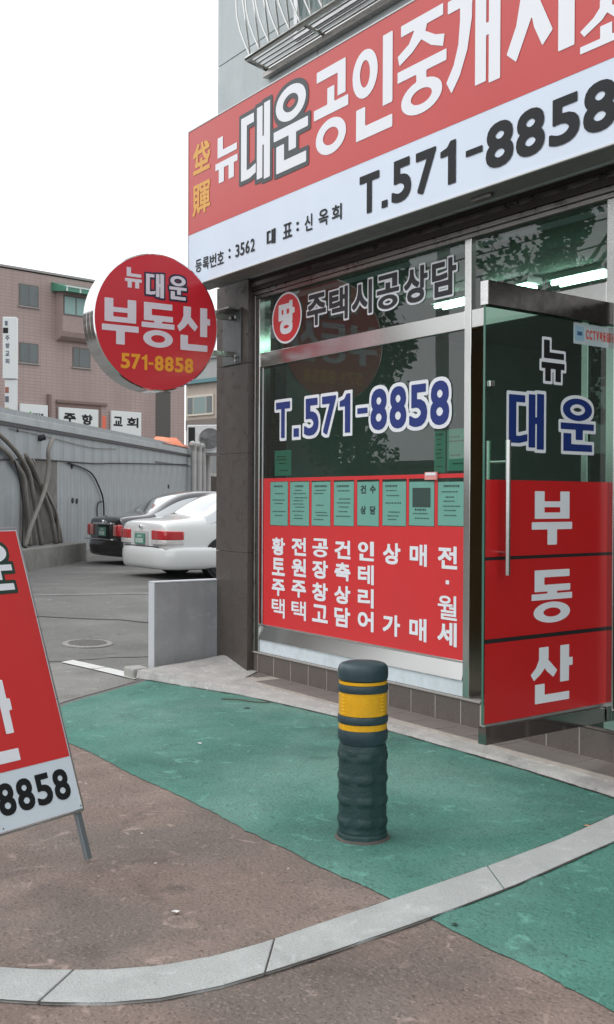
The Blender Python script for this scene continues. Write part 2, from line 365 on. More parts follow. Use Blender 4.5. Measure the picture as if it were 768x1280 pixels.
flat_sheet('concrete_patch', wob((-8.05, 3.78), (-9.3, 3.62), 8, .03, 9)+wob((-9.3, 3.62), (-9.2, 1.2), 8, .05, 2)+[(-9.2, 1.2), (-7.55, 1.4), (-7.0, 2.4), (-7.5, 2.95)], .004, PATCH)
flat_sheet('painted_line', [(-9.32, 3.63), (-9.38, 3.77), (-8.82, 3.845), (-8.81, 3.70)], .008, mat('road_paint', (.62, .62, .6), rough=.7, var=.35, vscale=12, speck=.3, sscale=80))
flat_sheet('painted_line', [(-8.79, 3.705), (-8.80, 3.85), (-8.1, 3.93), (-8.12, 3.78)], .008, MATS['road_paint'])
CR = mat('crack_filler', (.05, .048, .045), rough=.9)
for a, b, wd_, sd_ in (((-13.2, 2.6), (-9.9, 7.2), .03, 5), ((-9.6, 2.9), (-9.0, 5.6), .02, 6)):
    p = wob(a, b, 20, .1, sd_)+[b]; q = [(x+wd_, y-wd_) for x, y in reversed(p)]
    flat_sheet('road_crack', p+q, .004, CR)
flat_sheet('worn_line', [(-13.9, 3.4), (-14.05, 3.45), (-12.6, 9.0), (-12.45, 8.95)], .004, mat('worn_paint', (.2, .198, .19), rough=.85, var=.6, vscale=5, speck=.5, sscale=40))
# kerb: inner (far) and outer (near) edges of flush granite arc
inn = [(-4.2,6.6),(-3.409,3.988),(-3.29,3.52),(-3.205,3.05),(-3.15,2.67),(-3.105,2.36),(-3.07,2.1),(-3.04,1.87),(-3.035,1.69),(-3.062,1.514),(-3.13,1.358),(-3.223,1.215),(-3.32,1.099),(-3.6,.85),(-4.1,.6)]
outr = [(-3.95,6.6),(-3.19,3.90),(-3.085,3.40),(-2.99,2.96),(-2.935,2.62),(-2.895,2.3),(-2.868,2.05),(-2.85,1.82),(-2.84,1.6),(-2.866,1.42),(-2.926,1.27),(-3.019,1.139),(-3.12,1.02),(-3.45,.72),(-4.0,.42)]
inn = inn[1:]; outr = outr[1:]
def arclen(P):
    L_ = [0]
    for a, b in zip(P, P[1:]): L_.append(L_[-1]+math.dist(a, b))
    return L_
def at_len(P, L_, s):
    for i in range(len(P)-1):
        if s <= L_[i+1]+1e-9: t = (s-L_[i])/(L_[i+1]-L_[i]); return (P[i][0]+(P[i+1][0]-P[i][0])*t, P[i][1]+(P[i+1][1]-P[i][1])*t)
    return P[-1]
kerb = empty('kerb', (-3.2, 2.5, 0), kind='structure'); mid = arclen(inn); tot = mid[-1]; lo = arclen(outr); kx = kerb.location
def frac_at(pt):
    bst = min(range(400), key=lambda i: math.dist(at_len(inn, mid, tot*i/399), pt)); return bst/399
cuts = [0, frac_at((-3.22, 3.006)), frac_at((-3.033, 1.927)), frac_at((-3.17, 1.276)), 1]
for a, b in zip(cuts, cuts[1:]):
    n = 14; a += .0009; b -= .0009; A_ = []; B_ = []
    for i in range(n+1):
        f = a+(b-a)*i/n; A_.append(at_len(inn, mid, f*tot)); B_.append(at_len(outr, lo, f*lo[-1]))
    m_ = MB()
    vs = [(x-kx.x, y-kx.y, z) for i in range(n+1) for (x, y), z in ((A_[i], -.05), (A_[i], .016), (B_[i], .014), (B_[i], -.05))]
    fs = [(i*4+j, i*4+j+1, i*4+j+5, i*4+j+4) for i in range(n) for j in range(3)]+[(0, 1, 2, 3), (n*4+3, n*4+2, n*4+1, n*4)]
    m_.add(vs, fs).build('kerb_stone', GRAN, kerb, bevel=.003)
DIRT = mat('joint_dirt', (.055, .05, .042), rough=.95, var=.5, vscale=20)
def ribbon(name, P, w_, z, seed):
    L_ = arclen(P); n_ = 160; a = []; b = []
    for i in range(n_+1):
        x, y = at_len(P, L_, L_[-1]*i/n_); x2, y2 = at_len(P, L_, min(L_[-1], L_[-1]*i/n_+.02)); x1, y1 = at_len(P, L_, max(0, L_[-1]*i/n_-.02)); d = Vector((x2-x1, y2-y1)).normalized()
        q = max(.0, .5+.9*noise.noise(Vector((x*9, y*9, seed))))*w_; q2 = max(0, .5+.9*noise.noise(Vector((x*9, y*9, seed+5))))*w_; a.append((x-d.y*q, y+d.x*q)); b.append((x+d.y*q2, y-d.x*q2))
    m_ = MB().add([(x, y, gz(x)+z) for x, y in a+b], [(i, i+1, n_+2+i, n_+1+i) for i in range(n_)]).build(name, DIRT); m_['kind'] = 'structure'
ribbon('joint_dirt', inn, .011, .0125, 1); ribbon('joint_dirt', outr, .013, .0125, 2)
# ------------------------------------------------------------------ concrete strip at the foot of the shop
fr_pts = [(-8.13, 3.80), (-8.0, 3.85), (-7.6, 3.96), (-7.05, 4.12), (-6.55, 4.19), (-6.0, 4.25), (-5.2, 4.27), (-4.3, 4.265), (-3.6, 4.225), (-2.6, 4.2), (0, 4.2), (4, 4.2)]
ribbon('joint_dirt', [(x, y-.004) for x, y in fr_pts], .014, .0125, 3)
def strip_front(x):
    for (x0, y0), (x1, y1) in zip(fr_pts, fr_pts[1:]):
        if x <= x1: return y0+(y1-y0)*max(0, (x-x0))/(x1-x0)
    return fr_pts[-1][1]
vs = []; X_ = [-8.13+.06*i for i in range(203)]; K = 7
for x in X_:
    yf = strip_front(x); t = min(1, max(0, (x+8.2)/1.1)); back = 4.66 if x < -7.69 else (4.41 if x > -7.45 else 4.41+.25*min(1, (-7.45-x)/.2))
    zt = .095-.06*t
    fill = max(0, 1-abs(x+8.05)/.33)*.075
    for k in range(K):
        f = k/(K-1); y = yf+(back-yf)*f; z = [-.02, .85*zt, zt][k] if k < 2 else zt+(fill*f*f)
        if k == 0: z = 0.0
        if k == 1: y = yf+.015
        vs.append((x, y+noise.noise(Vector((x*6, k, 2)))*.012, z+(noise.noise(Vector((x*5, y*9, 1)))*.006 if k else 0)))
nX = len(X_)
st = MB().add(vs, [(i*K+j, (i+1)*K+j, (i+1)*K+j+1, i*K+j+1) for i in range(nX-1) for j in range(K-1)]+[tuple(range(K))]).build('concrete_strip', CONC, smooth=40); st['kind'] = 'structure'
b_ = box('concrete_stub', (-8.33, 3.78, -.02), (-8.145, 3.93, .085), mat('stub_concrete', (.36, .355, .33), rough=.85, var=.5, vscale=10, bump=.5), bevel=.015)
tag(b_, 'small broken concrete block at the left end of the cement strip', 'block')

# ------------------------------------------------------------------ tiled step
TILE = mat('step_tile', (.115, .095, .085), rough=.42, var=.35, vscale=4, speck=.3, sscale=60, bump=.12, bscale=40)
GROUT = mat('grout', (.40, .36, .32), rough=.9, var=.3, vscale=8)
TREAD = mat('tread_tile', (.19, .165, .15), rough=.5, var=.4, vscale=5, speck=.3, sscale=60, bump=.12, bscale=40)
step = empty('tiled_step', (-5.2, 4.6, 0), label='low brown tiled step with pale grout running along the foot of the shop window', cat='step')
def sb(name, a, b, m, bevel=0, parent=step):
    L_ = parent.location; return MB().box([a[i]-L_[i] for i in range(3)], [b[i]-L_[i] for i in range(3)]).build(name, m, parent, bevel=bevel)
sb('step_core', (-7.695, 4.6392, 0), (4, 4.9, .205), GROUT)
sb('tread_bed', (-7.49, 4.395, .005), (4, 4.6385, .0515), GROUT)
tile_me = None
def tile_box(w_, d_, h_):
    return MB().box((-w_/2, -d_/2, -h_/2), (w_/2, d_/2, h_/2))
tm = tile_box(.2385, .012, .163).build('tile', TILE, step, bevel=.002)
tt = tile_box(.258, .238, .012).build('tile', TREAD, step, bevel=.002)
def tcopy(src, loc, scx=1):
    o = src.copy(); COL.objects.link(o); o.parent = step; o.location = Vector(loc)-step.location; o.scale = (scx, 1, 1)
    o.rotation_euler = (random.uniform(-.004, .004), random.uniform(-.003, .003), random.uniform(-.004, .004)); return o
js = [-7.631+.2443*i for i in range(11)]+[-5.011]+[-4.958+.2478*i for i in range(9)]
first = True
tcopy(tm, (-7.663, 4.643, .126), .06/.2443)
for a, b in zip(js, js[1:]):
    if b-a > .08: tcopy(tm, ((a+b)/2, 4.643, .126), (b-a-.008)/.2385)
x = -7.413
while x < -3.0:
    if x > -7.3: tcopy(tt, (x, 4.523, .048))
    x += .2655
bpy.data.objects.remove(tm); bpy.data.objects.remove(tt)
sb('tile', (-7.69, 4.50, -.01), (-7.43, 4.6385, .056), TREAD, .002)
sb('ledge_cap', (-7.695, 4.626, .2105), (-5.0, 4.70, .224), mat('ledge_cap', (.33, .31, .29), rough=.5, var=.3, vscale=6), .003)
sb('ledge_cap', (-5.0, 4.632, .2105), (-2.5, 4.9, .222), TILE, .003)

# ------------------------------------------------------------------ shop building
ROOM = mat('room_wall', (.24, .215, .18), rough=.8, var=.3)
STONE = mat('grey_stone', (.47, .52, .53), rough=.6, var=.2, vscale=2.5, speck=.15, sscale=90, streak=.15)
PILL = mat('brown_granite', (.080, .066, .058), rough=.32, var=.12, vscale=5, speck=.6, sscale=120, bump=.06, streak=.25, soil=.2)
shop = empty('shop_building', (-5, 6, 0), label='grey stone-clad building whose ground floor is the estate agent shop with red signs', cat='building')
def pb(name, a, b, m, parent=shop, bevel=0, top=None):
    L_ = Vector(shop.location)
    return MB().box([a[i]-L_[i] for i in range(3)], [b[i]-L_[i] for i in range(3)]).build(name, m, parent, bevel=bevel)
pb('wall', (-8.19, 4.64, 3.32), (5, 4.9, 9.5), ROOM)
pb('side_wall', (-8.2, 4.64, -.1), (-8.0, 13, 9.5), STONE)
pb('back_wall', (-7.99, 12.8, 0), (5, 13, 9.4), ROOM)
pb('roof', (-8.22, 4.6, 9.5), (5, 13, 9.7), STONE)
# upper stone panels
for r in range(5):
    z0 = 3.2+.0 if r == 0 else 5.1+(r-1)*1.1; z1 = 5.1 if r == 0 else z0+1.1
    if r == 0: z0 = 3.24
    for c in range(8):
        x0 = -8.22+c*1.5; 
        pb('stone_panel', (x0+.003, 4.58, z0+.004), (x0+1.494, 4.635, z1-.004), STONE, bevel=.002)
# granite pillar slabs
zs = [-.02, .93, 1.36, 2.27, 2.74, 3.236]
zs = [-.02, 1.02, 1.83, 2.56, 3.236]
pb('pillar_core', (-8.18, 4.61, -.05), (-7.72, 4.95, 3.23), GROUT)
for a, b in zip(zs, zs[1:]):
    pb('pillar_slab', (-8.22, 4.58, a+.0015), (-7.70, 4.608, b-.0015), PILL, bevel=.0015)
    pb('pillar_slab', (-7.719, 4.609, a+.0015), (-7.70, 4.95, b-.0015), PILL, bevel=.0015)
    pb('pillar_slab', (-8.22, 4.609, a+.0015), (-8.201, 4.638, b-.0015), PILL)
# beam over the window
pb('beam', (-7.70, 4.612, 3.135), (5, 4.9, 3.235), mat('beam_brown', (.035, .028, .024), rough=.5, var=.3))
pb('beam_lip', (-7.698, 4.60, 3.17), (5, 4.611, 3.2), STEEL_DK)
# room behind the glass
pb('room_floor', (-7.98, 4.95, .0), (5, 9, .215), mat('room_floor', (.2, .18, .15), rough=.4))
pb('room_ceiling', (-7.98, 4.95, 2.98), (5, 9, 3.1), mat('room_ceiling', (.5, .5, .48), rough=.8))
pb('room_wall', (-7.98, 9, 0), (5, 9.1, 3.1), ROOM)
pb('room_side', (4.8, 4.95, 0), (5, 9, 3.1), ROOM)
pb('room_panel', (-2.9, 5.4, .215), (-2.8, 9, 2.97), mat('wood_panel', (.35, .17, .08), rough=.5, var=.3))
# window and door framework
FR = empty('window_frame', (0, 0, 0), parent=shop); FR.location = -Vector(shop.location)
def fb(name, a, b, m=STEEL, bevel=.004, parent=FR): return MB().box(a, b).build(name, m, parent, bevel=bevel)
fb('jamb', (-7.698, 4.625, .224), (-7.665, 4.74, 3.10), STEEL_DK)
fb('jamb', (-7.660, 4.632, .224), (-7.61, 4.74, 3.07))
fb('jamb_strip', (-7.588, 4.644, .33), (-7.572, 4.650, 2.51), ALU)
fb('mullion', (-5.172, 4.636, .226), (-5.112, 4.74, 3.07))
fb('head_rail', (-7.698, 4.62, 3.102), (5, 4.76, 3.132), STEEL_DK)
fb('head_rail', (-7.66, 4.635, 3.072), (5, 4.76, 3.100), STEEL_DK)
fb('transom', (-7.608, 4.640, 2.516), (-5.174, 4.73, 2.63))
fb('transom', (-5.110, 4.640, 2.516), (-4.045, 4.73, 2.63))
fb('jamb', (-4.225, 4.645, .224), (-4.175, 4.73, 2.514))
fb('jamb', (-4.043, 4.636, .224), (-3.985, 4.74, 3.07))
fb('transom', (-3.983, 4.63, 2.516), (5, 4.73, 2.63))
fb('bottom_rail', (-3.983, 4.63, .224), (5, 4.73, .34))
# sloping stainless sill of the big window, its bright nose and the white strip below
m_ = MB(); m_.prism([(4.632, .327), (4.70, .327), (4.70, .440), (4.654, .436)], -7.608, -5.174, f=lambda u, v, h: (h, u, v)); m_.build('sill', STEEL, FR, bevel=.002)
fb('sill_nose', (-7.608, 4.642, .438), (-5.174, 4.650, .452), mat('polished_edge', (.85, .85, .84), rough=.12, metal=1))
fb('sill_strip', (-7.608, 4.645, .226), (-5.174, 4.70, .325), mat('white_strip', (.62, .68, .72), rough=.35, var=.2, vscale=9), .002)
# panes
def pane(name, x0, x1, z0, z1, y=4.657, m=GLASS): return MB().box((x0, y, z0), (x1, y+.006, z1)).build(name, m, FR)
def sheet(name, x0, x1, z0, z1, y=4.657, m=GLASS): return MB().add([(x0, y, z0), (x1, y, z0), (x1, y, z1), (x0, y, z1)], [(0, 1, 2, 3)]).build(name, m, FR, fix=False)
sheet('pane', -7.61, -5.172, .442, 2.516); sheet('pane', -7.61, -5.172, 2.63, 3.072); sheet('pane', -5.112, -4.043, 2.63, 3.072)
sheet('pane', -4.175, -4.043, .224, 2.514); sheet('pane', -3.985, 4.9, .34, 2.516); sheet('pane', -3.985, 4.9, 2.63, 3.072)
# red vinyl with eight openings over the notices
RED = mat('red_vinyl', (.66, .028, .032), rough=.32, soil=.16)
WHITE = mat('white_vinyl', (.78, .80, .84), rough=.35)
YEL = mat('yellow_vinyl', (.8, .42, .05), rough=.4)
BLUE = mat('blue_vinyl', (.012, .032, .17), rough=.5, spec=.3)
CHAR = mat('charcoal_vinyl', (.014, .015, .017), rough=.5, spec=.25)
papers = [(-7.466, -7.212, 1.25, 1.592), (-7.178, -6.916, 1.255, 1.589), (-6.88, -6.637, 1.26, 1.586), (-6.59, -6.346, 1.266, 1.583), (-6.303, -6.055, 1.272, 1.58), (-6.011, -5.757, 1.279, 1.577), (-5.723, -5.469, 1.285, 1.574), (-5.431, -5.181, 1.291, 1.57)]
YV = 4.653
m_ = MB()
def rect(mb, x0, x1, z0, z1, y): mb.add([(x0, y, z0), (x1, y, z0), (x1, y, z1), (x0, y, z1)], [(0, 1, 2, 3)])
rect(m_, -7.60, -5.174, .446, 1.24, YV); rect(m_, -7.60, -5.174, 1.595, 1.622, YV)
px_ = -7.60
for a, b, z0, z1 in papers:
    rect(m_, px_, a-.004, 1.24, 1.595, YV); rect(m_, a-.004, b+.004, 1.24, z0-.004, YV); px_ = b+.004
rect(m_, px_, -5.174, 1.24, 1.595, YV)
m_.build('red_film', RED, FR, fix=False)
wf = lambda u, v, h: (u, YV-h, v)
cols = [(-7.446, -7.24, '황토주택', [(1.011, 1.158), (.851, .998), (.691, .831), (.519, .679)]), (-7.159, -6.942, '전원주택', [(1.02, 1.167), (.86, 1.007), (.70, .839), (.528, .682)]),
        (-6.874, -6.653, '공장창고', [(1.022, 1.169), (.862, 1.006), (.695, .839), (.537, .676)]), (-6.585, -6.373, '건축상담', [(1.022, 1.164), (.864, 1.004), (.697, .837), (.53, .681)]),
        (-6.298, -6.097, '인테리어', [(1.022, 1.166), (.856, 1.002), (.694, .836), (.528, .678)]), (-6.009, -5.804, '상가', [(1.012, 1.165), (.525, .678)]),
        (-5.721, -5.529, '매매', [(1.014, 1.167), (.521, .68)]), (-5.435, -5.234, '전월세', [(1.012, 1.165), (.688, .851), (.522, .682)])]
items = [(c, a+.008, b-.008, z[0]+.004, z[1]-.004, .0028 if c in '월택' else .0058) for a, b, s, zl in cols for c, z in zip(s, zl)]+[('.', -5.35, -5.318, .918, .944, 0)]
letters('lettering', items, wf, .002, WHITE, FR)
tel = [('T', -7.385, -7.18, 1.935, 2.215, .010), ('.', -7.13, -7.055, 1.935, 2.0, 0), ('5', -6.985, -6.79, 1.935, 2.215, .011), ('7', -6.745, -6.565, 1.935, 2.215, .011), ('1', -6.52, -6.39, 1.935, 2.215, .011),
       ('-', -6.305, -6.185, 2.06, 2.10, .006), ('8', -6.15, -5.965, 1.935, 2.22, .011), ('8', -5.935, -5.755, 1.935, 2.22, .011), ('5', -5.725, -5.54, 1.935, 2.215, .011), ('8', -5.51, -5.325, 1.935, 2.22, .011)]
letters('lettering_outline', tel, wf, .002, WHITE, FR, grow=.024); letters('lettering', tel, wf, .004, mat('faded_blue_vinyl', (.022, .04, .19), rough=.5, spec=.3), FR)
consult = [(c, a, b, 2.755, 2.99, .0085) for c, a, b in zip('주택시공상담', (-6.95, -6.66, -6.375, -6.085, -5.785, -5.50), (-6.70, -6.425, -6.14, -5.84, -5.545, -5.265))]
letters('lettering_outline', consult, wf, .002, WHITE, FR, grow=.013); letters('lettering', consult, wf, .004, mat('grey_vinyl', (.035, .035, .038), rough=.45, spec=.3), FR)
def disc(name, cx, cz, rx, rz, off, m, parent=FR, fr=wf, n=48):
    return MB().add([fr(cx+rx*math.cos(2*PI*i/n), cz+rz*math.sin(2*PI*i/n), off) for i in range(n)], [tuple(range(n))]).build(name, m, parent, fix=False)
disc('badge', -7.237, 2.866, .213, .199, .002, WHITE); disc('badge', -7.237, 2.866, .196, .183, .003, RED)
letters('lettering', [('땅', -7.35, -7.12, 2.74, 2.995, .013)], wf, .005, WHITE, FR)
# red strip stuck on the left end of the transom, with cut-off letters
# notices behind/over the glass
TEAL = mat('glass_tinted_paper', (.15, .36, .30), rough=.6, var=.12, vscale=6)  # green cast of the window glass is put into the paper colour
TEAL2 = mat('mint_paper', (.22, .48, .42), rough=.6, var=.1, vscale=6)
INK = mat('ink', (.03, .06, .05), rough=.7)
lab = ['leftmost green notice in the row of eight on the red window film', 'second green notice from the left, printed with short lines', 'third green notice from the left in the row on the window', 'fourth green notice from the left, nearly blank in its lower half',
       'fifth green notice from the left, with four large bold letters', 'sixth green notice from the left on the window', 'green notice with a dark picture at its top, second from the right', 'rightmost and widest green notice in the row, beside the steel mullion']
def notice(a, b, z0, z1, y, m, label, style, group=None, seed=0):
    rnd = random.Random(seed); cx = (a+b)/2
    o = MB().box((a-cx, 0, z0-z0), (b-cx, .0012, z1-z0)).build('paper_notice', m, loc=(cx, y, z0)); tag(o, label, 'notice', group)
    t = MB(); w_ = b-a; h_ = z1-z0
    if style == 'big':
        letters('printed_text', [('건', -.085, -.02, .225, .285, .003), ('수', .025, .09, .225, .285, .003), ('상', -.085, -.02, .08, .14, .003), ('담', .025, .09, .08, .14, .003)], lambda u, v, h: (u, -h, v), .0012, INK, o)
        return o
    z = h_*.88; k = 0
    if style == 'pic':
        rect(t, -w_*.36, w_*.36, h_*.42, h_*.86, -.0015); z = h_*.34
    while z > h_*.12:
        if rnd.random() < .8:
            x = -w_*rnd.uniform(.2, .38); e = w_*rnd.uniform(.1, .38)
            while x < e: d_ = rnd.uniform(.006, .016); rect(t, x, x+d_, z, z+.008 if k else z+.014, -.0012); x += d_+.006
        z -= rnd.uniform(.022, .034); k += 1
    t.build('printed_lines', INK, o, fix=False)['kind'] = 'stuff'
    return o
for i, (a, b, z0, z1) in enumerate(papers): notice(a, b, z0, z1, YV-.001, TEAL, lab[i], 'big' if i == 4 else 'pic' if i == 6 else 'l', 'green notices in a row on the window', i+3)
notice(-7.43, -7.19, 1.64, 1.84, 4.668, TEAL2, 'small mint notice low inside the glass at the left end of the window', 'l', seed=20)
notice(-5.49, -5.38, 1.63, 1.90, 4.6682, TEAL2, 'narrow mint sheet inside the glass left of the printed sheet', 'l', seed=21)
notice(-5.365, -5.18, 1.64, 1.905, 4.668, mat('light_mint_paper', (.33, .6, .55), rough=.6), 'pale mint printed sheet inside the glass beside the mullion', 'l', seed=22)
o = box('tape_dispenser', (-.06, -.012, 0), (.06, .0, .05), mat('pink_label', (.75, .3, .28), rough=.5)); o.name = 'small_sticker'; o.location = (-5.49, YV-.002, 1.585); tag(o, 'tiny red and white sticker above the notice with the picture', 'sticker')
rect_ = MB(); rect(rect_, -.05, .05, .028, .046, -.0135); rect_.build('white_band', WHITE, o, fix=False)

# glass door leaf, standing open
door = empty('door', (-3.953-shop.location.x, 3.673-shop.location.y, 0), parent=shop)
DU = Vector((-.0785, .9969, 0)); DN = Vector((.9969, .0785, 0))
df = lambda u, v, h: tuple(DU*u+DN*h+Vector((0, 0, v)))
def db(name, u0, u1, v0, v1, h0, h1, m, bevel=0):
    vs = [df(u, v, h) for h in (h0, h1) for u, v in ((u0, v0), (u1, v0), (u1, v1), (u0, v1))]
    return MB().add(vs, [(0, 1, 2, 3), (4, 5, 6, 7), (0, 1, 5, 4), (1, 2, 6, 5), (2, 3, 7, 6), (3, 0, 4, 7)]).build(name, m, door, bevel=bevel)
DSTEEL = mat('door_rail_steel', (.13, .12, .115), rough=.25, metal=1, var=.1, vscale=6)
db('top_rail', .0, .98, 2.392, 2.511, -.0255, .0255, DSTEEL, .003); db('bottom_rail', .0, .98, .272, .354, -.0255, .0255, mat('polished_rail', (.30, .29, .28), rough=.08, metal=1), .001)
db('rail_end', -.004, -.0005, 2.394, 2.509, -.024, .024, mat('satin_end', (.75, .75, .74), rough=.3, metal=1, var=.2, vscale=30), .001)
db('bottom_edge_strip', .004, .978, .355, .368, -.008, .012, ALU)
MB().add([df(u, v, 0) for u, v in ((.002, .354), (.978, .354), (.978, 2.392), (.002, 2.392))], [(0, 1, 2, 3)]).build('pane', GLASS_DOOR, door, fix=False)
db('glass_edge', -.0005, .002, .368, 2.392, -.006, .006, mat('glass_edge', (.06, .16, .12), rough=.15))
RED2 = mat('deep_red_vinyl', (.56, .012, .014), rough=.28, soil=.16)
for z0, z1 in ((.369, .757), (.778, 1.161), (1.178, 1.553)): db('red_film', .012, .972, z0, z1, .002, .003, RED2)
db('black_joint', .012, .972, .757, .778, .0, .001, BLACK); db('black_joint', .012, .972, 1.161, 1.178, 0, .001, BLACK)
wt_ = .019
letters('lettering', [('부', .350, .668, 1.228, 1.50, wt_), ('동', .352, .672, .83, 1.10, wt_), ('산', .350, .68, .424, .708, wt_)], df, .0045, WHITE, door)
nw = [('뉴', .418, .60, 2.06, 2.268, .013)]; letters('lettering_outline', nw, df, .0025, WHITE, door, grow=.015); letters('lettering', nw, df, .0035, CHAR, door)
dw = [('대', .175, .44, 1.71, 1.99, .019), ('운', .572, .845, 1.71, 1.985, .019)]; letters('lettering_outline', dw, df, .0025, WHITE, door, grow=.017); letters('lettering', dw, df, .0035, BLUE, door)
st_ = db('sticker', .672, .972, 2.27, 2.38, .002, .003, mat('sticker_white', (.5, .58, .6), rough=.4))
letters('sticker_text', [(c, .772+i*.029, .796+i*.029, 2.30, 2.35, .0025) for i, c in enumerate('CCTV작동중')], df, .004, mat('sticker_red', (.6, .1, .08)), door)
db('sticker_badge', .685, .755, 2.288, 2.362, .0034, .0042, mat('sticker_blue', (.3, .48, .6), rough=.4))
db('sticker_badge_mark', .70, .74, 2.315, 2.335, .0044, .0048, mat('sticker_mark', (.05, .12, .22), rough=.4))
for s in (1, -1):
    h = MB(); h.tube([df(.105, 1.09, .062*s), df(.105, 1.745, .062*s)], .0135, 16)
    for z in (1.2, 1.64): h.tube([df(.105, z, .0), df(.105, z, .062*s)], .008, 10)
    h.build('handle', STEEL, door, smooth=40)
db('lock', .02, .055, 2.0, 2.03, .0, .02, STEEL, .004)

# fluorescent lamps in the shop
TUBE = mat('lit_tube', (.85, 1, .92), emis=16)
def lamp(x, y, L_, lbl):
    r = empty('ceiling_lamp', (x, y, 2.98), label=lbl, cat='ceiling lamp', group='lit fluorescent lamps inside the shop')
    MB().box((-L_/2, -.07, -.04), (L_/2, .07, 0)).build('housing', mat('lamp_white', (.7, .72, .7), rough=.4), r)
    for s in (-.04, .04): MB().tube([(-L_/2+.03, s, -.06), (L_/2-.03, s, -.06)], .014, 8).build('tube', TUBE, r)
lamp(-5.08, 5.58, .5, 'brightest lit fluorescent ceiling lamp, seen over the door rail at the right')
lamp(-5.60, 5.50, .36, 'lit fluorescent lamp seen above the left end of the door rail')
lamp(-6.22, 5.52, .5, 'lit fluorescent lamp showing beside the mullion just over the transom')
# counter and shelves in the dark
o = empty('counter', (-5.8, 7.6, .215), label='dark counter standing in the back of the shop', cat='counter')
MB().box((-1, -.3, 0), (1, .3, .74)).build('cabinet', mat('cabinet', (.12, .09, .06), rough=.5), o); MB().box((-1.04, -.34, .742), (1.04, .34, .78)).build('worktop', mat('worktop', (.4, .36, .3), rough=.4), o)

for x_, w_, z_, h_, c_, l_, n_ in ((-9.6+3.2, 1.1, 1.3, .8, (.42, .46, .4), 'pale wall map hanging at the back of the dark shop', 'wall_map'), (-4.6, .5, 1.5, .65, (.5, .45, .3), 'small framed certificate on the back wall of the shop', 'picture_frame')):
    e = empty(n_, (x_, 8.99, z_), label=l_, cat=n_.replace('_', ' ')); MB().box((0, -.03, 0), (w_, 0, h_)).build('frame', mat('dark_frame', (.06, .04, .03), rough=.5), e); MB().box((.04, -.035, .04), (w_-.04, -.031, h_-.04)).build('sheet', mat(n_+'_sheet', c_, rough=.6, var=.4, vscale=5), e)
e = empty('bookcase', (-7.4, 8.6, .215), label='wooden bookcase with files at the back left of the shop', cat='bookcase')
BW = mat('bookcase_wood', (.2, .12, .07), rough=.5)
for a, b in (((0, 0, 0), (.03, .35, 1.9)), ((1.17, 0, 0), (1.2, .35, 1.9)), ((.03, .33, 0), (1.17, .35, 1.9))): MB().box(a, b).build('side_panel', BW, e)
for k_ in range(5):
    MB().box((.031, .0, .05+k_*.45), (1.169, .329, .075+k_*.45)).build('shelf', BW, e)
    if k_ < 4:
        x_ = .05; rn = random.Random(k_)
        while x_ < 1.08: w_ = rn.uniform(.03, .07); MB().box((x_, .06, .076+k_*.45), (x_+w_-.004, .3, .076+k_*.45+rn.uniform(.25, .34))).build('file', mat('file%d' % rn.randrange(4), [(.4, .05, .05), (.1, .2, .4), (.5, .5, .45), (.08, .25, .12)][rn.randrange(4)], rough=.5), e); x_ += w_
# ------------------------------------------------------------------ long sign
sign = empty('shop_signboard', (-5, 4.3, 3.19), label='long red and white signboard with a large phone number above the shop window', cat='sign')
SR = mat('sign_red', (.56, .065, .06), rough=.3, soil=.12); SW = mat('sign_white', (.68, .76, .88), rough=.3, soil=.12)
GREYM = mat('sign_metal', (.22, .22, .21), rough=.5, metal=.3, var=.25, vscale=4)
SX0, SX1 = -8.115, -1.9
sf = lambda u, v, h: (u+5, 4.25-h-4.3, v-3.19)
def sgb(name, a, b, m, bevel=0): return MB().box((a[0]+5, a[1]-4.3, a[2]-3.19), (b[0]+5, b[1]-4.3, b[2]-3.19)).build(name, m, sign, bevel=bevel)
sgb('housing', (SX0, 4.262, 3.193), (SX1, 4.45, 4.468), GREYM, .004)
sgb('face_panel', (SX0+.004, 4.252, 3.205), (SX1-.004, 4.2615, 4.460), SW); sgb('red_panel', (SX0+.004, 4.2505, 3.618), (SX1-.004, 4.252, 4.459), SR)
for z in (3.193, 4.46): sgb('edge_trim', (SX0, 4.246, z), (SX1, 4.262, z+.011), mat('trim_white', (.6, .62, .62), rough=.4), .002)
sgb('edge_trim', (SX0, 4.246, 3.205), (SX0+.004, 4.262, 4.459), MATS['trim_white'])
for x in (-7.6, -6.2, -4.8, -3.4): sgb('hanging_bracket', (x, 4.45, 3.3), (x+.05, 4.578, 3.34), STEEL_DK)
sgb('drain_fitting', (-4.78, 4.33, 3.17), (-4.62, 4.36, 3.192), STEEL_DK, .003)
big = [('공', -6.275, -5.875), ('인', -5.83, -5.41), ('중', -5.36, -4.905), ('개', -4.905, -4.46), ('사', -4.41, -3.90)]
letters('lettering', [('뉴', -7.655, -7.31, 3.925, 4.28, .03)]+[(c, a, b, 3.765, 4.355, .036) for c, a, b in big], sf, .0025, WHITE, sign)
dwn = [('대', -7.255, -6.84, 3.80, 4.355, .036), ('운', -6.79, -6.345, 3.79, 4.375, .038)]
letters('lettering_outline', dwn, sf, .0025, mat('outline_dark', (.045, .055, .06), rough=.4), sign, grow=.032); letters('lettering', dwn, sf, .004, WHITE, sign)
letters('lettering', [('사', -3.87, -3.55, 4.20, 4.40, .02), ('무', -3.87, -3.55, 3.96, 4.17, .02), ('소', -3.885, -3.55, 3.70, 3.925, .02)], sf, .0025, WHITE, sign)
letters('lettering', [('垈', -8.03, -7.745, 4.085, 4.325, .008), ('賱', -8.035, -7.74, 3.75, 4.0, .006)], sf, .0025, mat('gold_vinyl', (.72, .36, .06), rough=.4), sign)
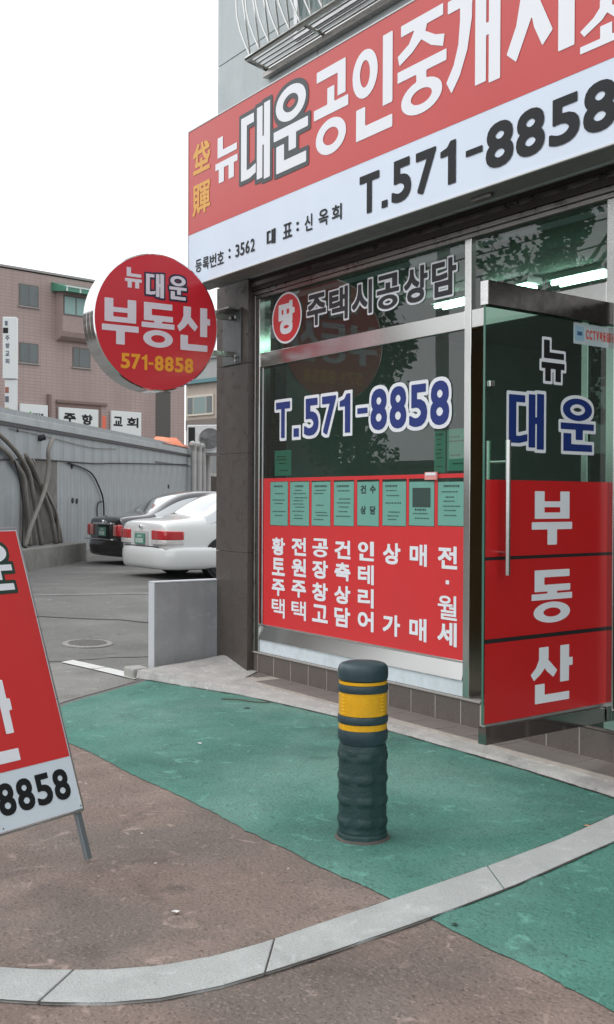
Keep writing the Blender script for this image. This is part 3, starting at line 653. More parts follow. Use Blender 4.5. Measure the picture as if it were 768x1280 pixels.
tn = [('T', -5.748, -5.54, 3.28, 3.53, .010), ('.', -5.515, -5.455, 3.28, 3.325, 0), ('5', -5.415, -5.225, 3.28, 3.54, .011), ('7', -5.18, -4.995, 3.28, 3.535, .011), ('1', -4.955, -4.82, 3.28, 3.53, .011),
      ('-', -4.735, -4.597, 3.40, 3.436, .005), ('8', -4.57, -4.355, 3.28, 3.53, .011), ('8', -4.335, -4.125, 3.28, 3.53, .011), ('5', -4.095, -3.885, 3.28, 3.525, .011), ('8', -3.862, -3.65, 3.28, 3.53, .011)]
letters('lettering', tn, sf, .0025, CHAR, sign)
sm = [(c, -7.984+i*.12, -7.879+i*.12, 3.29, 3.392, .0016) for i, c in enumerate('등록번호')]+[(':', -7.445, -7.415, 3.31, 3.385, .002)]
sm += [(c, a, a+.060, 3.30, 3.396, .002) for c, a in zip('3562', (-7.339, -7.264, -7.189, -7.113))]
sm += [('대', -6.885, -6.765, 3.305, 3.412, .0022), ('표', -6.665, -6.545, 3.308, 3.412, .0022), (':', -6.49, -6.46, 3.33, 3.395, .003), ('신', -6.385, -6.29, 3.305, 3.417, .0022), ('옥', -6.216, -6.10, 3.303, 3.415, .0022), ('희', -6.058, -5.946, 3.305, 3.412, .0022)]
letters('lettering', sm, sf, .0025, CHAR, sign)

# ------------------------------------------------------------------ round projecting sign
rs = empty('round_sign', (-7.8, 3.82, 2.825), label='round red sign with white letters and yellow phone number projecting from the brown pillar', cat='sign')
RR, TH = .533, .2; prof = [(RR-.012, 0), (RR, .004), (RR, TH*.32), (RR-.004, TH*.33), (RR, TH*.34), (RR, TH*.66), (RR-.004, TH*.67), (RR, TH*.68), (RR, TH-.004), (RR-.012, TH)]
n = 72; vs = []; 
for r, d in prof: vs += [(-d, r*math.cos(2*PI*j/n), r*math.sin(2*PI*j/n)) for j in range(n)]
fs = [(i*n+j, i*n+(j+1) % n, (i+1)*n+(j+1) % n, (i+1)*n+j) for i in range(len(prof)-1) for j in range(n)]
MB().add(vs, fs).build('rim', mat('polished_steel_rim', (.72, .72, .71), rough=.1, metal=1), rs, smooth=50)
rf = lambda u, v, h: (h, u, v)
RSF = mat('round_sign_red', (.62, .022, .035), rough=.22, soil=.16)
def cdisc(name, r, x, m, flip=1): 
    return MB().add([(x, r*math.cos(2*PI*j/n), r*math.sin(2*PI*j/n)) for j in range(n)], [tuple(range(n)) if flip > 0 else tuple(range(n-1, -1, -1))]).build(name, m, rs, fix=False)
cdisc('face_panel', RR-.010, .0015, RSF); cdisc('rear_panel', RR-.010, -TH-.0015, RSF, -1)
letters('lettering', [('뉴', -.277, -.137, .245, .400, .012)]+[(c, a, b, -.195, .150, .021) for c, a, b in (('부', -.465, -.162), ('동', -.138, .145), ('산', .168, .462))], rf, .004, mat('pinkish_white', (.72, .66, .72), rough=.35), rs)
dw2 = [('대', -.102, .052, .192, .378, .012), ('운', .098, .250, .194, .380, .012)]
letters('lettering_outline', dw2, rf, .004, mat('outline_navy', (.02, .02, .05), rough=.4), rs, grow=.014); letters('lettering', dw2, rf, .0055, MATS['pinkish_white'], rs)
letters('lettering', row('571-8858', -.31, .312, -.375, -.258, .005, .14), rf, .004, mat('orange_yellow_vinyl', (.85, .36, .03), rough=.4), rs)
# text was measured in perspective, so keep each row level in the sign's own plane
MB().box((-.13, .525, .10), (-.09, .758, .14)).build('arm', STEEL_DK, rs); MB().box((-.13, .525, -.20), (-.09, .758, -.16)).build('arm', STEEL_DK, rs)
MB().box((-.30, .748, -.26), (.0, .759, .20)).build('wall_plate', mat('plate_grey', (.14, .15, .15), rough=.45, metal=.4, var=.3, vscale=8), rs, bevel=.004)
MB().box((-.30, .62, .17), (.02, .747, .186)).build('top_bracket', STEEL_DK, rs, bevel=.002)
b2 = MB()
for y, z in ((.742, .12), (.742, -.2), (.742, -.235)): b2.tube([(-.05, y-.02, z), (-.05, y+.006, z)], .015, 8)
b2.build('bolt_heads', ALU, rs)

# ------------------------------------------------------------------ grey slab by the pillar
SLB = mat('painted_slab', (.31, .32, .33), rough=.5, var=.25, vscale=3, streak=.3, scuff=.2); SLE = mat('slab_edge', (.5, .52, .55), rough=.5, var=.15, vscale=6)
sl = MB(); y0, y1 = 4.0, 5.4
sl.box((-8.31, y0, -.01), (-8.20, y1, .762)); o = sl.build('low_wall', SLB, bevel=.006); tag(o, 'low smooth grey wall slab standing left of the brown granite pillar', 'low wall')
MB().box((-8.312, y0-.004, .763), (-8.198, y1, .775)).build('edge_cap', SLE, o, bevel=.002); MB().box((-8.308, y0-.006, .0), (-8.202, y0-.0015, .762)).build('end_cap', SLE, o)

# ------------------------------------------------------------------ bollard
RUB = mat('dark_rubber', (.020, .048, .058), rough=.45, var=.3, vscale=8, bump=.15, bscale=120, scuff=.25); RUBL = mat('worn_rubber', (.013, .043, .044), rough=.6, var=.4, scuff=.35, vscale=9, bump=.35, bscale=70)
YRF = mat('yellow_reflector', (.70, .37, .008), rough=.28, var=.25, vscale=14, scuff=.3)
bl = empty('bollard', (-3.787, 2.83, .008), label='dark rubber bollard with yellow reflective bands on the green paving', cat='bollard')
def lat(name, prof, m, nn=48): return MB().lathe(prof, nn).build(name, m, bl, smooth=35)
cap = [(.099, .675), (.106, .682), (.108, .70), (.1075, .722), (.104, .735), (.095, .745), (.08, .750), (.04, .753), (.001, .753)]
lat('cap', cap, RUB)
for z in (.628, .497): lat('ring', [(.09, z-.002), (.106, z+.0), (.1085, z+.008), (.1085, z+.024), (.106, z+.032), (.09, z+.034)], RUB)
for z0, z1 in ((.662, .675), (.531, .628), (.470, .495)): lat('reflector', [(.09, z0), (.1035, z0), (.1035, z1), (.09, z1)], YRF)
# raised dots pressed in the wide yellow band
dt = MB()
for a0 in (15, -89, 103, 177):
    for k in range(6):
        for q in range(1):
            a = math.radians(a0); z = .542+k*.0145; c, s = math.cos(a), math.sin(a)
            M_ = Matrix.Translation((.1035*c, .1035*s, z)) @ Matrix.Rotation(a, 4, 'Z'); dt.box((-.002, -.009, -.003), (.002, .009, .003), M=M_)
dt_ = dt.build('reflector_ribs', mat('bright_yellow', (.85, .5, .02), rough=.2), bl); dt_['kind'] = 'stuff'
fl = [(.098, .408), (.100, .415), (.107, .428), (.1075, .455), (.105, .468), (.098, .472)]
lat('flared_collar', fl, RUB)
# lower sleeve with moulded pads
vs = []; n = 64; zz = np.linspace(0, .405, 82); fs = []
for z in zz:
    for j in range(n):
        a = 2*PI*j/n; r = .101+.003*(z > .03)
        if z > .385: r = .1025-(z-.385)*.2
        sec = ((a/(PI/3)) % 1)-.5; 
        row_ = min(abs(z-c) for c in (.355, .262, .17, .078)); prof_ = max(0, 1-(row_/.021)**2)
        side = min(1, max(0, (.36-abs(sec))*9)); r += .0058*prof_*(.25+.75*side)
        r += -.0035*(1-side)*(.04 < z < .37)
        if z < .03: r = .105+.01*(1-z/.03)*noise.noise(Vector((math.cos(a)*3, math.sin(a)*3, 1)))+.003
        vs.append((r*math.cos(a), r*math.sin(a), z))
m_ = MB(); m_.add(vs, [(i*n+j, i*n+(j+1) % n, (i+1)*n+(j+1) % n, (i+1)*n+j) for i in range(len(zz)-1) for j in range(n)]+[tuple((len(zz)-1)*n+j for j in range(n))]); m_.build('sleeve', RUBL, bl, smooth=True)
lat('base_ring', [(.10, -.003), (.120, -.003), (.116, .006), (.104, .012)], mat('base_dirt', (.09, .08, .07), rough=.9, var=.5, vscale=20))

# ------------------------------------------------------------------ A-board
ab = empty('sandwich_board', (-4.185, 1.725, 0), label='leaning red and white A-board with black phone digits, cut off by the left edge', cat='sign board')
AB = Vector((0, 0, .206)); AU = Vector((-.3584, .9336, 0)); AV = Vector((-.320, -.123, .939)).normalized(); AN = AU.cross(AV).normalized(); AL, AW = 1.193, .78
af = lambda u, v, h: tuple(AB+AU*u+AV*v+AN*h)
def abx(name, u0, u1, v0, v1, h0, h1, m, bevel=0, fr=af):
    vs = [fr(u, v, h) for h in (h0, h1) for u, v in ((u0, v0), (u1, v0), (u1, v1), (u0, v1))]
    return MB().add(vs, [(0, 1, 2, 3), (4, 5, 6, 7), (0, 1, 5, 4), (1, 2, 6, 5), (2, 3, 7, 6), (3, 0, 4, 7)]).build(name, m, ab, bevel=bevel)
ARED = mat('board_red', (.62, .035, .035), rough=.32, soil=.16); AWH = mat('board_white', (.64, .72, .78), rough=.35, var=.06, vscale=3)
abx('panel', -AW, 0, 0, AL, -.004, 0, AWH); abx('red_panel', -AW+.008, -.008, .214, AL-.014, 0.0002, .0015, ARED)
for a, b, c, d in ((-.007, .004, -.003, AL), (-AW-.004, -AW+.007, -.003, AL), (-AW, 0, AL-.008, AL+.004), (-AW, 0, -.012, -.0035)): abx('frame_bar', a, b, c, d, -.018, .0035, ALU, .0015)
for u in (-.036, -AW+.01): abx('leg', u, u+.026, -.197, .02, -.024, -.004, mat('leg_grey', (.22, .25, .27), rough=.4, metal=.6), .002)
# rear frame
AV2 = Vector((.30*-.934*-1*-1, .30*-.358*1, -1)).normalized(); top = Vector(af(0, AL, -.02))
for u in (-.02, -AW+.02):
    p0 = Vector(af(u, AL-.02, -.03)); p1 = Vector((p0.x-.934*.42, p0.y-.358*.42, 0)); MB().tube([p0, p1], .011, 6).build('rear_leg', MATS['leg_grey'], ab)
for u, v in ((-.012, .012), (-.40, .012), (-.768, .012), (-.004, .45), (-.004, .8)): disc('rivet', u, v, .003, .003, .0042, CHAR, ab, af, 10)
letters('lettering', row('571-8858', -.695, -.042, .052, .174, .0045, .14), af, .002, CHAR, ab)
bd = [('부', -.74, -.575), ('동', -.545, -.385), ('산', -.46, -.238)]
letters('lettering', [('부', -.76, -.60, .245, .58, .022), ('동', -.585, -.425, .245, .58, .022), ('산', -.41, -.236, .245, .565, .022)], af, .003, WHITE, ab)
kk = [('뉴', -.70, -.53, .93, 1.12, .016), ('대', -.49, -.31, .93, 1.14, .016), ('운', -.255, -.075, .925, 1.13, .016)]
letters('lettering_outline', kk, af, .003, mat('outline_green', (.02, .05, .035), rough=.4), ab, grow=.015); letters('lettering', kk, af, .0045, WHITE, ab)

# ------------------------------------------------------------------ window grille of the flat above
gr = empty('window_grille', (-7.383, 4.58, 4.83), label='stainless steel box grille with curved bars under the upstairs window', cat='window grille')
GS = STEEL
def gt(name, pts, r, m=GS, nn=8): return MB().tube(pts, r, nn).build(name, m, gr, smooth=40)
GW, GD = 2.6, .21
gt('rail', [(0, -GD, .02), (GW, -GD, .02)], .021); gt('rail', [(0, -.012, -.02), (GW, -.012, -.02)], .018); gt('rail', [(0, -GD, .02), (0, -.012, -.02)], .02)
for k in range(1, 5): gt('slat', [(0.01, -GD+k*.04, .012-k*.007), (GW, -GD+k*.04, .012-k*.007)], .008)
for x in (.78, 1.7): gt('cross_bar', [(x, -GD, .015), (x, -.01, -.02)], .014)
for i in range(18):
    x = .05+i*.14
    for s in (-1, 1):
        pts = []
        for j in range(13):
            z = .03+j*.1; bulge = math.sin(min(1, j/9)*PI)*.10
            pts.append((x+s*.055*math.sin(j/12*PI*2), -GD-bulge, z))
        gt('curved_bar', pts, .0075, GS, 6)
gt('rail', [(0, -GD, 1.23), (GW, -GD, 1.23)], .018)
sb_ = MB().box((-.02, -.055, -.085), (GW, -.003, -.045)).build('sill_sheet', STEEL_DK, gr, bevel=.003)
# upstairs window behind it
uw = empty('upper_window', (-6.95-shop.location.x, 4.58-shop.location.y, 4.95), parent=shop)
MB().box((0, -.012, 0), (1.7, -.002, 1.2)).build('pane', mat('upper_glass', (.10, .16, .15), rough=.06, spec=.8), uw)
for a, b in (((-.05, -.03, -.05), (1.75, 0, -.001)), ((-.05, -.03, 1.201), (1.75, 0, 1.25)), ((-.05, -.03, 0), (-.001, 0, 1.2)), ((1.701, -.03, 0), (1.75, 0, 1.2)), ((.83, -.028, 0), (.87, -.013, 1.2))): MB().box(a, b).build('frame', ALU, uw)

# ------------------------------------------------------------------ manhole
mh = empty('manhole_cover', (-10.21, 4.25, gz(-10.21)+.012), label='round iron manhole cover sunk in the grey asphalt of the car park', cat='manhole cover')
slp = (gz(-10.31)-gz(-10.11))/.2; mh.rotation_euler = (0, math.atan(slp), 0)
IR = mat('cast_iron', (.19, .18, .165), rough=.6, metal=.2, var=.35, vscale=10)
MB().lathe([(.20, -.03), (.245, -.03), (.245, .0), (.205, .004)], 40).build('rim', mat('rim_concrete', (.26, .25, .23), rough=.8, var=.4, vscale=12), mh); MB().lathe([(.198, -.02), (.198, .003), (.19, .005), (.001, .005)], 40).build('lid', IR, mh)
kn = MB()
for i in range(-7, 8):
    for j in range(-7, 8):
        if math.hypot(i, j) < 7.3: kn.box((i*.025-.007, j*.025-.007, .005), (i*.025+.007, j*.025+.007, .009))
kk_ = kn.build('relief_studs', IR, mh); kk_['kind'] = 'stuff'

# ------------------------------------------------------------------ cars
def car(name, loc, rz, paint, label, style, s=(1, 1, 1)):
    root = empty(name, loc, rz, label, 'car'); root.scale = s
    # stations along y from the rear: y, z bottom, half width, z widest, half belt, z belt, half roof, z roof
    S = [(.05, .36, .70, .52, .72, .78, .58, .83), (.09, .26, .79, .54, .765, .82, .62, .885), (.22, .20, .83, .55, .795, .85, .66, .915), (.45, .18, .845, .56, .80, .87, .66, .935), (.80, .17, .85, .56, .80, .885, .64, .965),
         (1.05, .17, .85, .56, .80, .90, .60, 1.15), (1.38, .17, .85, .56, .80, .905, .56, 1.33), (1.75, .17, .85, .56, .80, .91, .56, 1.395), (2.2, .17, .85, .56, .80, .905, .565, 1.40), (2.6, .17, .85, .56, .80, .90, .57, 1.375), (2.95, .17, .85, .56, .80, .89, .60, 1.22), (3.3, .17, .85, .56, .79, .88, .63, 1.01),
         (3.6, .18, .84, .56, .78, .86, .65, .90), (4.1, .2, .80, .54, .73, .79, .62, .84), (4.4, .26, .70, .5, .64, .71, .55, .76), (4.5, .34, .55, .5, .5, .62, .42, .66)]
    vs = []; fs = []; mi = []
    for y, zb, wm, zm, wb, zbelt, wr, zr in S:
        half = [(0, zb), (wm*.86, zb), (wm*.97, zb+.10), (wm, zm), (wb, zbelt), (wr+.035, zr-.055 if zr > 1.1 else (zbelt+zr)/2+.01), (wr*.86, zr-.012), (0, zr)]
        pts = half+[(-x, z) for x, z in reversed(half[1:-1])]
        vs += [(x, y, z) for x, z in pts]
    k = 14
    for i in range(len(S)-1):
        cabin = S[i][0] >= 1.0 and S[i+1][0] <= 3.0
        for j in range(k):
            a, b = i*k+j, i*k+(j+1) % k; fs.append((a, b, b+k, a+k)); sidej = j in (4, 9); topj = j in (5, 6, 7, 8)
            y0, y1 = S[i][0], S[i+1][0]
            g = 0
            if sidej and .78 <= y0 and y1 <= 3.3: g = 1
            if j in (6, 7) and ((.78 <= y0 and y1 <= 1.38) or (2.6 <= y0 and y1 <= 3.3)): g = 1
            mi.append(g)
    fs += [tuple(range(k-1, -1, -1)), tuple((len(S)-1)*k+j for j in range(k))]; mi += [0, 0]
    CG = mat('car_glass', (.42, .44, .45), rough=.05, metal=.75, spec=1.0, coat=1)
    m_ = MB(); m_.v = vs; m_.f = fs; m_.mi = mi; b = m_.build('body', [paint, CG], root, smooth=True)
    sbm = b.modifiers.new('sub', 'SUBSURF'); sbm.levels = 2; sbm.render_levels = 2
    def part(nm, f, m, bevel=.01, par=root):
        q = MB(); f(q); return q.build(nm, m, par, bevel=bevel, smooth=40)
    # rear bumper: rounded band wrapped round the tail
    bp = MB(); prof_ = [(-.03, .155), (.0, .16), (.03, .18), (.05, .225), (.06, .29), (.062, .36), (.056, .43), (.038, .475), (.01, .495), (-.05, .50)]
    path = []
    for q_ in range(41):
        a = -PI/2+PI*q_/40; path.append((.86*math.copysign(abs(math.sin(a))**.45, a) if abs(a) > 1e-6 else 0, -.02+.44*(1-max(0, math.cos(a))**.6)))
    path = [(-.862, .93)]+path+[(.862, .93)]
    vs2 = []
    for i, (x, y) in enumerate(path):
        a = Vector(path[max(i-1, 0)]); c = Vector(path[min(i+1, len(path)-1)]); d = (c-a).normalized(); nn_ = Vector((d.y, -d.x))
        for o_, z in prof_: vs2.append((x+nn_.x*(o_-.02), y+nn_.y*(o_-.02)+.05, z))
    kp = len(prof_); bp.add(vs2, [(i*kp+j, (i+1)*kp+j, (i+1)*kp+j+1, i*kp+j+1) for i in range(len(path)-1) for j in range(kp-1)])
    bo = bp.build('rear_bumper', paint, root, smooth=True)
    part('underside', lambda q: q.box((-.68, .35, .14), (.68, 4.2, .24)), BLACK)
    # lamps
    RL = mat('tail_lamp_red', (.5, .015, .02), rough=.12, coat=1); WL = mat('reversing_lamp', (.6, .58, .56), rough=.15, coat=1); CH = mat('chrome', (.75, .75, .75), rough=.1, metal=1)
    PL = mat('green_plate', (.10, .27, .20), rough=.45, var=.2, vscale=30); PW = mat('plate_white', (.55, .62, .58), rough=.5)
    for sx in (-1, 1):
        if style == 'white':
            poly = [(.40, .70), (.72, .69), (.80, .70), (.815, .84), (.74, .885), (.46, .885), (.41, .80)]
            def lampf(q, z0, z1, ex=0):
                ys = [(.40, .028), (.60, .030), (.70, .045), (.77, .095), (.805, .19), (.822, .36)]
                vv = []
                for x, y in ys:
                    for dz in (z0, z1): vv.append((sx*(x+.02), y-.012, dz-(.0 if x < .7 else (x-.7)*.12*(dz > .7)))); vv.append((sx*(x-.04), y+.05, dz-(.0 if x < .7 else (x-.7)*.12*(dz > .7))))
                ff = []
                for i in range(len(ys)-1):
                    o1, o2 = i*4, i*4+4; ff += [(o1, o2, o2+2, o1+2), (o1+1, o2+1, o2+3, o1+3), (o1, o1+1, o2+1, o2), (o1+2, o1+3, o2+3, o2+2)]
                ff += [(0, 1, 3, 2), (20, 21, 23, 22)]; q.add(vv, ff)
            tl = part('tail_lamp', lambda q: lampf(q, .608, .752), RL, .012); part('lens', lambda q: lampf(q, .535, .606), WL, .01, tl)
            part('divider', lambda q: q.box((sx*.60-.004, .016, .540), (sx*.60+.004, .03, .748)), CH, 0, tl)
        else:
            tl = part('tail_lamp', lambda q: q.box((sx*.695-.07, .02, .53), (sx*.695+.07, .16, .75)), RL, .03)
            part('lens', lambda q: q.box((sx*.565-.045, .02, .54), (sx*.565+.045, .12, .74)), mat('pink_lens', (.55, .22, .2), rough=.2, coat=1), .012, tl)
    pl = part('number_plate', lambda q: q.box((-.17, .016, .525), (.17, .035, .695)), PL, .004)
    # plate characters too small to read: short embossed marks
    part('plate_marks', lambda q: [q.box((x, .0125, z0-.16), (x+w_, .0155, z1-.16)) for x, w_, z0, z1 in ((-.07, .05, .80, .83), (.0, .03, .80, .83), (.045, .03, .80, .83), (-.13, .045, .71, .78), (-.06, .05, .71, .78), (.01, .045, .71, .78), (.075, .05, .71, .78))], PW, 0, pl)
    part('plate_recess', lambda q: q.box((-.25, .037, .50), (.25, .06, .74)), mat('recess_'+style, (.5, .48, .48) if style == 'white' else (.01, .01, .012), rough=.5), .01)
    part('emblem', lambda q: q.tube([(0, .02, .80), (0, .06, .80)], .03, 12), CH, .003)
    if style == 'black':
        part('chrome_trim', lambda q: q.box((-.42, .01, .745), (.42, .06, .78)), CH, .008); part('bumper_trim', lambda q: q.box((-.66, -.075, .46), (.66, -.02, .485)), CH, .008)
    else:
        part('trunk_groove', lambda q: q.box((-.60, .035, .495), (.60, .05, .505)), BLACK, 0)
    TY = mat('tyre', (.02, .02, .021), rough=.8); RM = mat('wheel_rim', (.5, .5, .5), rough=.3, metal=.8)
    for sx in (-1, 1):
        for y in (1.04, 3.58):
            wv = empty('wheel', (sx*.772, y, .30), parent=root); wv.rotation_euler = (0, PI/2, 0)
            MB().lathe([(.17, -.10), (.28, -.10), (.30, -.07), (.30, .07), (.28, .10), (.17, .10)], 28).build('tyre', TY, wv, smooth=40)
            MB().lathe([(.001, -.09), (.18, -.095), (.18, .095), (.001, .09)], 20).build('rim', RM, wv, smooth=40)
            part('wheel_arch', lambda q: q.lathe([(.335, -.10), (.335, .10)], 28), BLACK, 0).matrix_local = Matrix.Translation((sx*.756, y, .31)) @ Matrix.Rotation(PI/2, 4, 'Y')
    for sx in (-1, 1):
        part('door_mirror', lambda q: q.box((sx*.88-.08, 2.75, .93), (sx*.88+.08, 2.85, 1.05)), paint, .03); part('window_pillar', lambda q: q.tube([(sx*.812, 2.02, .93), (sx*.615, 2.02, 1.345)], .022, 6), BLACK, 0)
    return root
WP = mat('white_car_paint', (.70, .71, .70), rough=.25, coat=.8); BP = mat('black_car_paint', (.012, .012, .014), rough=.2, coat=1)
car('parked_car', (-15.72, 7.38, gz(-16)), math.radians(0), WP, 'white sedan with red and clear tail lamps parked half behind the brown pillar', 'white')
car('parked_car', (-19.45, 8.36, gz(-19)), math.radians(-1), BP, 'black sedan parked beyond the white car, with a chrome strip over its plate', 'black')

# ------------------------------------------------------------------ grey shed wall
WD = Vector((math.sin(math.radians(-48.9)), math.cos(math.radians(-48.9)), 0)); WN_ = Vector((WD.y, -WD.x, 0)); WA = Vector((-21.678, 8.937, 0))
SHED = mat('shed_panel_grey', (.30, .33, .345), rough=.5, var=.2, vscale=1.2, streak=.3, col2=(.27, .285, .29))
shed = empty('shed', tuple(WA), math.atan2(WD.y, WD.x), label='long grey metal-clad shed wall behind the parked cars, with cables and pipes on it', cat='shed')
# local frame: x along the wall, -y toward the camera? (rotation keeps z)
side = 1 if (Matrix.Rotation(math.atan2(WD.y, WD.x), 3, 'Z') @ Vector((0, 1, 0))).dot(WN_) > 0 else -1
def shed_b(name, t0, t1, z0, z1, h0, h1, m, bevel=0, par=shed): return MB().box((t0, side*min(h0, h1) if side > 0 else -max(h0, h1), z0), (t1, side*max(h0, h1) if side > 0 else -min(h0, h1), z1)).build(name, m, par, bevel=bevel)
pw = .62; t = -9.3; pm = MB(); 
yy = [(0, 0), (.004, .018), (.12, .018), (.13, .010), (.19, .010), (.20, .018), (.31, .018), (.32, .010), (.38, .010), (.39, .018), (.52, .018), (.53, .010), (.59, .010), (.60, .018), (.616, .018), (.62, 0)]
vs = [(x, side*d, z) for x, d in [(q[0], .010+(q[1]-.010)*.3 if q[1] else 0) for q in yy] for z in (0, 2.80-.10)]; k = len(yy)
pm.add(vs, [(2*i, 2*i+2, 2*i+3, 2*i+1) for i in range(k-1)]); proto = pm.build('wall_panel', SHED, shed, fix=False); proto.location = (t, 0, .3)
while t < 10.8:
    t += pw; o = proto.copy(); COL.objects.link(o); o.parent = shed; o.location = (t, 0, .3)
shed_b('wall_core', -9.6, 16, .1, 2.9, -.15, -.01, SHED); shed_b('footing', -9.6, 11.4, .1, .40, 0, .05, mat('footing', (.27, .265, .25), rough=.85, var=.5, vscale=3))
shed_b('footing', -9.6, -1.15, .1, .60, .051, .45, mat('footing_ledge', (.22, .215, .20), rough=.85, var=.5, vscale=3), .02)
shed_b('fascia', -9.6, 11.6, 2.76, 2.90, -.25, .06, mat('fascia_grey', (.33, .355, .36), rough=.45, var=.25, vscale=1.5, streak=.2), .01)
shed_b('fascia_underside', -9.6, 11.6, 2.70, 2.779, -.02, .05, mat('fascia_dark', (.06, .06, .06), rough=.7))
shed_b('fascia', 11.62, 17, 2.78, 2.92, -.6, -.1, MATS['fascia_grey'], .01)
shed_b('end_window_frame', 11.4, 13.6, 1.6, 2.3, .0, .03, CONC); shed_b('end_window', 11.55, 13.45, 1.68, 2.2, .031, .04, BLACK)
shed_b('mid_rail', 5.6, 11.0, 2.41, 2.44, .02, .035, mat('rail_dark', (.12, .125, .13), rough=.6))
shed_b('damp_patch', -3.5, -1.65, .62, 2.18, .019, .024, mat('rough_render', (.16, .15, .135), rough=.9, var=.6, vscale=3, bump=.5, bscale=20))
def wl_(p, h=.03): return (p[0], side*h, p[1])
def smooth_path(P, k=5):
    out = []
    for i in range(len(P)-1):
        p0 = P[max(i-1, 0)]; p1 = P[i]; p2 = P[i+1]; p3 = P[min(i+2, len(P)-1)]
        for j in range(k):
            t = j/k; out.append(tuple(.5*((2*p1[c])+(-p0[c]+p2[c])*t+(2*p0[c]-5*p1[c]+4*p2[c]-p3[c])*t*t+(-p0[c]+3*p1[c]-3*p2[c]+p3[c])*t**3) for c in range(len(p1))))
    return out+[tuple(P[-1])]
HOSE = mat('grey_conduit', (.20, .185, .165), rough=.6, var=.35, vscale=6); CABL = mat('black_cable', (.02, .02, .022), rough=.6)
hoses = [('leftmost thick grey hose curving down the shed wall', [(-5.4, 2.5), (-4.38, 2.27), (-3.95, 2.09), (-3.53, 1.84), (-3.42, 1.54), (-3.27, 1.09), (-3.2, .61)]),
         ('thick grey hose just right of the leftmost one on the shed wall', [(-5.4, 2.72), (-4.39, 2.42), (-3.81, 2.18), (-3.39, 1.9), (-3.2, 1.54), (-3.01, 1.12), (-2.77, .61)]),
         ('middle grey hose running from a wall hole to the ledge', [(-3.67, 2.22), (-3.24, 1.96), (-2.9, 1.63), (-2.47, 1.2), (-2.15, .61)]),
         ('rightmost thick grey hose sweeping right down the shed wall', [(-3.46, 2.15), (-3.02, 1.88), (-2.63, 1.66), (-2.15, 1.25), (-1.77, .95), (-1.6, .6)]),
         ('thin grey hose between the middle and the rightmost hose', [(-3.2, 2.15), (-2.85, 1.8), (-2.5, 1.55), (-2.0, 1.15), (-1.85, .61)]),
         ('grey hose slanting the other way across the bundle on the shed wall', [(-2.6, 2.57), (-2.83, 2.34), (-2.83, 2.06), (-2.98, 1.68), (-3.31, 1.32), (-3.7, .96), (-3.95, .62)])]
def on_shed(name, lbl, cat, group, pts, r, m, h=.08, nn=8, h0=None):
    base = WA+WD*pts[0][0]; o = empty(name, (0, 0, 0)); bpy.data.objects.remove(o)
    P = smooth_path(pts); out = []
    for i, (a, z) in enumerate(P): out.append(tuple(WA+WD*a+WN_*h+Vector((0, 0, z))-base))
    q = MB().tube(out, r, nn).build(name, m, smooth=True, loc=tuple(base)); return tag(q, lbl, cat, group)
for i, (l, p) in enumerate(hoses): on_shed('hose', l, 'hose', 'grey hoses hanging on the shed wall', p, .042 if i != 4 else .03, HOSE, .09+.05*(i % 3)+(.1 if i == 5 else 0))
on_shed('cable', 'long dark cable running level across the grey shed wall', 'cable', 'cables on the shed wall', [(-5.5, 2.08), (-4.35, 2.11), (-2.94, 2.17), (-1.12, 2.19), (.62, 2.21), (2.52, 2.28), (9.0, 2.46)], .014, CABL, .05, 6)
on_shed('cable', 'black cable arching down the shed wall to the black car', 'cable', 'cables on the shed wall', [(-1.12, 2.17), (.21, 2.02), (.84, 1.7), (1.14, 1.36), (1.15, .7)], .018, CABL, .06, 6)
on_shed('cable', 'thin black cable hanging at the far left of the shed wall', 'cable', 'cables on the shed wall', [(-4.32, 2.09), (-4.08, 1.75), (-3.93, 1.27), (-3.98, .62)], .016, CABL, .25, 6)
on_shed('cable', 'faint grey wire sagging just below the shed roof edge', 'cable', 'cables on the shed wall', [(-4.02, 2.66), (-2.16, 2.62), (-.85, 2.57), (.62, 2.54), (2.18, 2.6)], .008, HOSE, .04, 5)
on_shed('cable', 'short looped cable stub beside the black car on the shed wall', 'cable', 'cables on the shed wall', [(.75, 1.0), (.72, 1.25), (.85, 1.38), (1.1, 1.4)], .015, CABL, .05, 5)
for i, (a, z) in enumerate(((-3.62, 2.65), (-2.15, 2.28), (-.75, 1.42), (-.50, 1.41), (-.8, 2.11), (6.93, 1.8))):
    o = MB().lathe([(.001, -.01), (.06, -.01), (.05, .012), (.001, .012)], 10).build('wall_hole', CABL, shed); o.rotation_euler = (PI/2, 0, 0); o.location = (a, side*.024, z); o.scale = (1, 1, 1) if i != 0 else (.6, .6, 1)
o = MB().tube([wl_((-2.60, 2.56), .02), wl_((-2.55, 2.60), .12)], .055, 8).build('pipe_stub', CABL, shed)
WHP = mat('white_pipe', (.36, .355, .34), rough=.5, var=.3, vscale=3)
for i, a in enumerate((9.12, 9.75, 10.41, 11.0)):
    P = [(a-.28, 3.02), (a-.08, 3.06), (a, 2.9), (a, 2.6), (a, .5)]
    on_shed('wrapped_pipe', ['leftmost', 'second from left', 'third from left', 'rightmost'][i]+' of the four pale wrapped pipes bent over the shed roof edge', 'pipe', 'pale pipes over the shed roof edge', P, .105 if i in (1, 3) else .085, WHP, .2, 8)
box_ = lambda nm, t0, t1, z0, z1, h0, h1, m, lbl, cat: tag(MB().box((0, side*min(h0, h1) if side > 0 else -max(h0, h1), 0), (t1-t0, side*max(h0, h1) if side > 0 else -min(h0, h1), z1-z0)).build(nm, m, bevel=.02, loc=None), lbl, cat)
def shed_thing(nm, t0, z0, lbl, cat):
    e = empty(nm, tuple(WA+WD*t0+Vector((0, 0, z0))), math.atan2(WD.y, WD.x), lbl, cat); return e
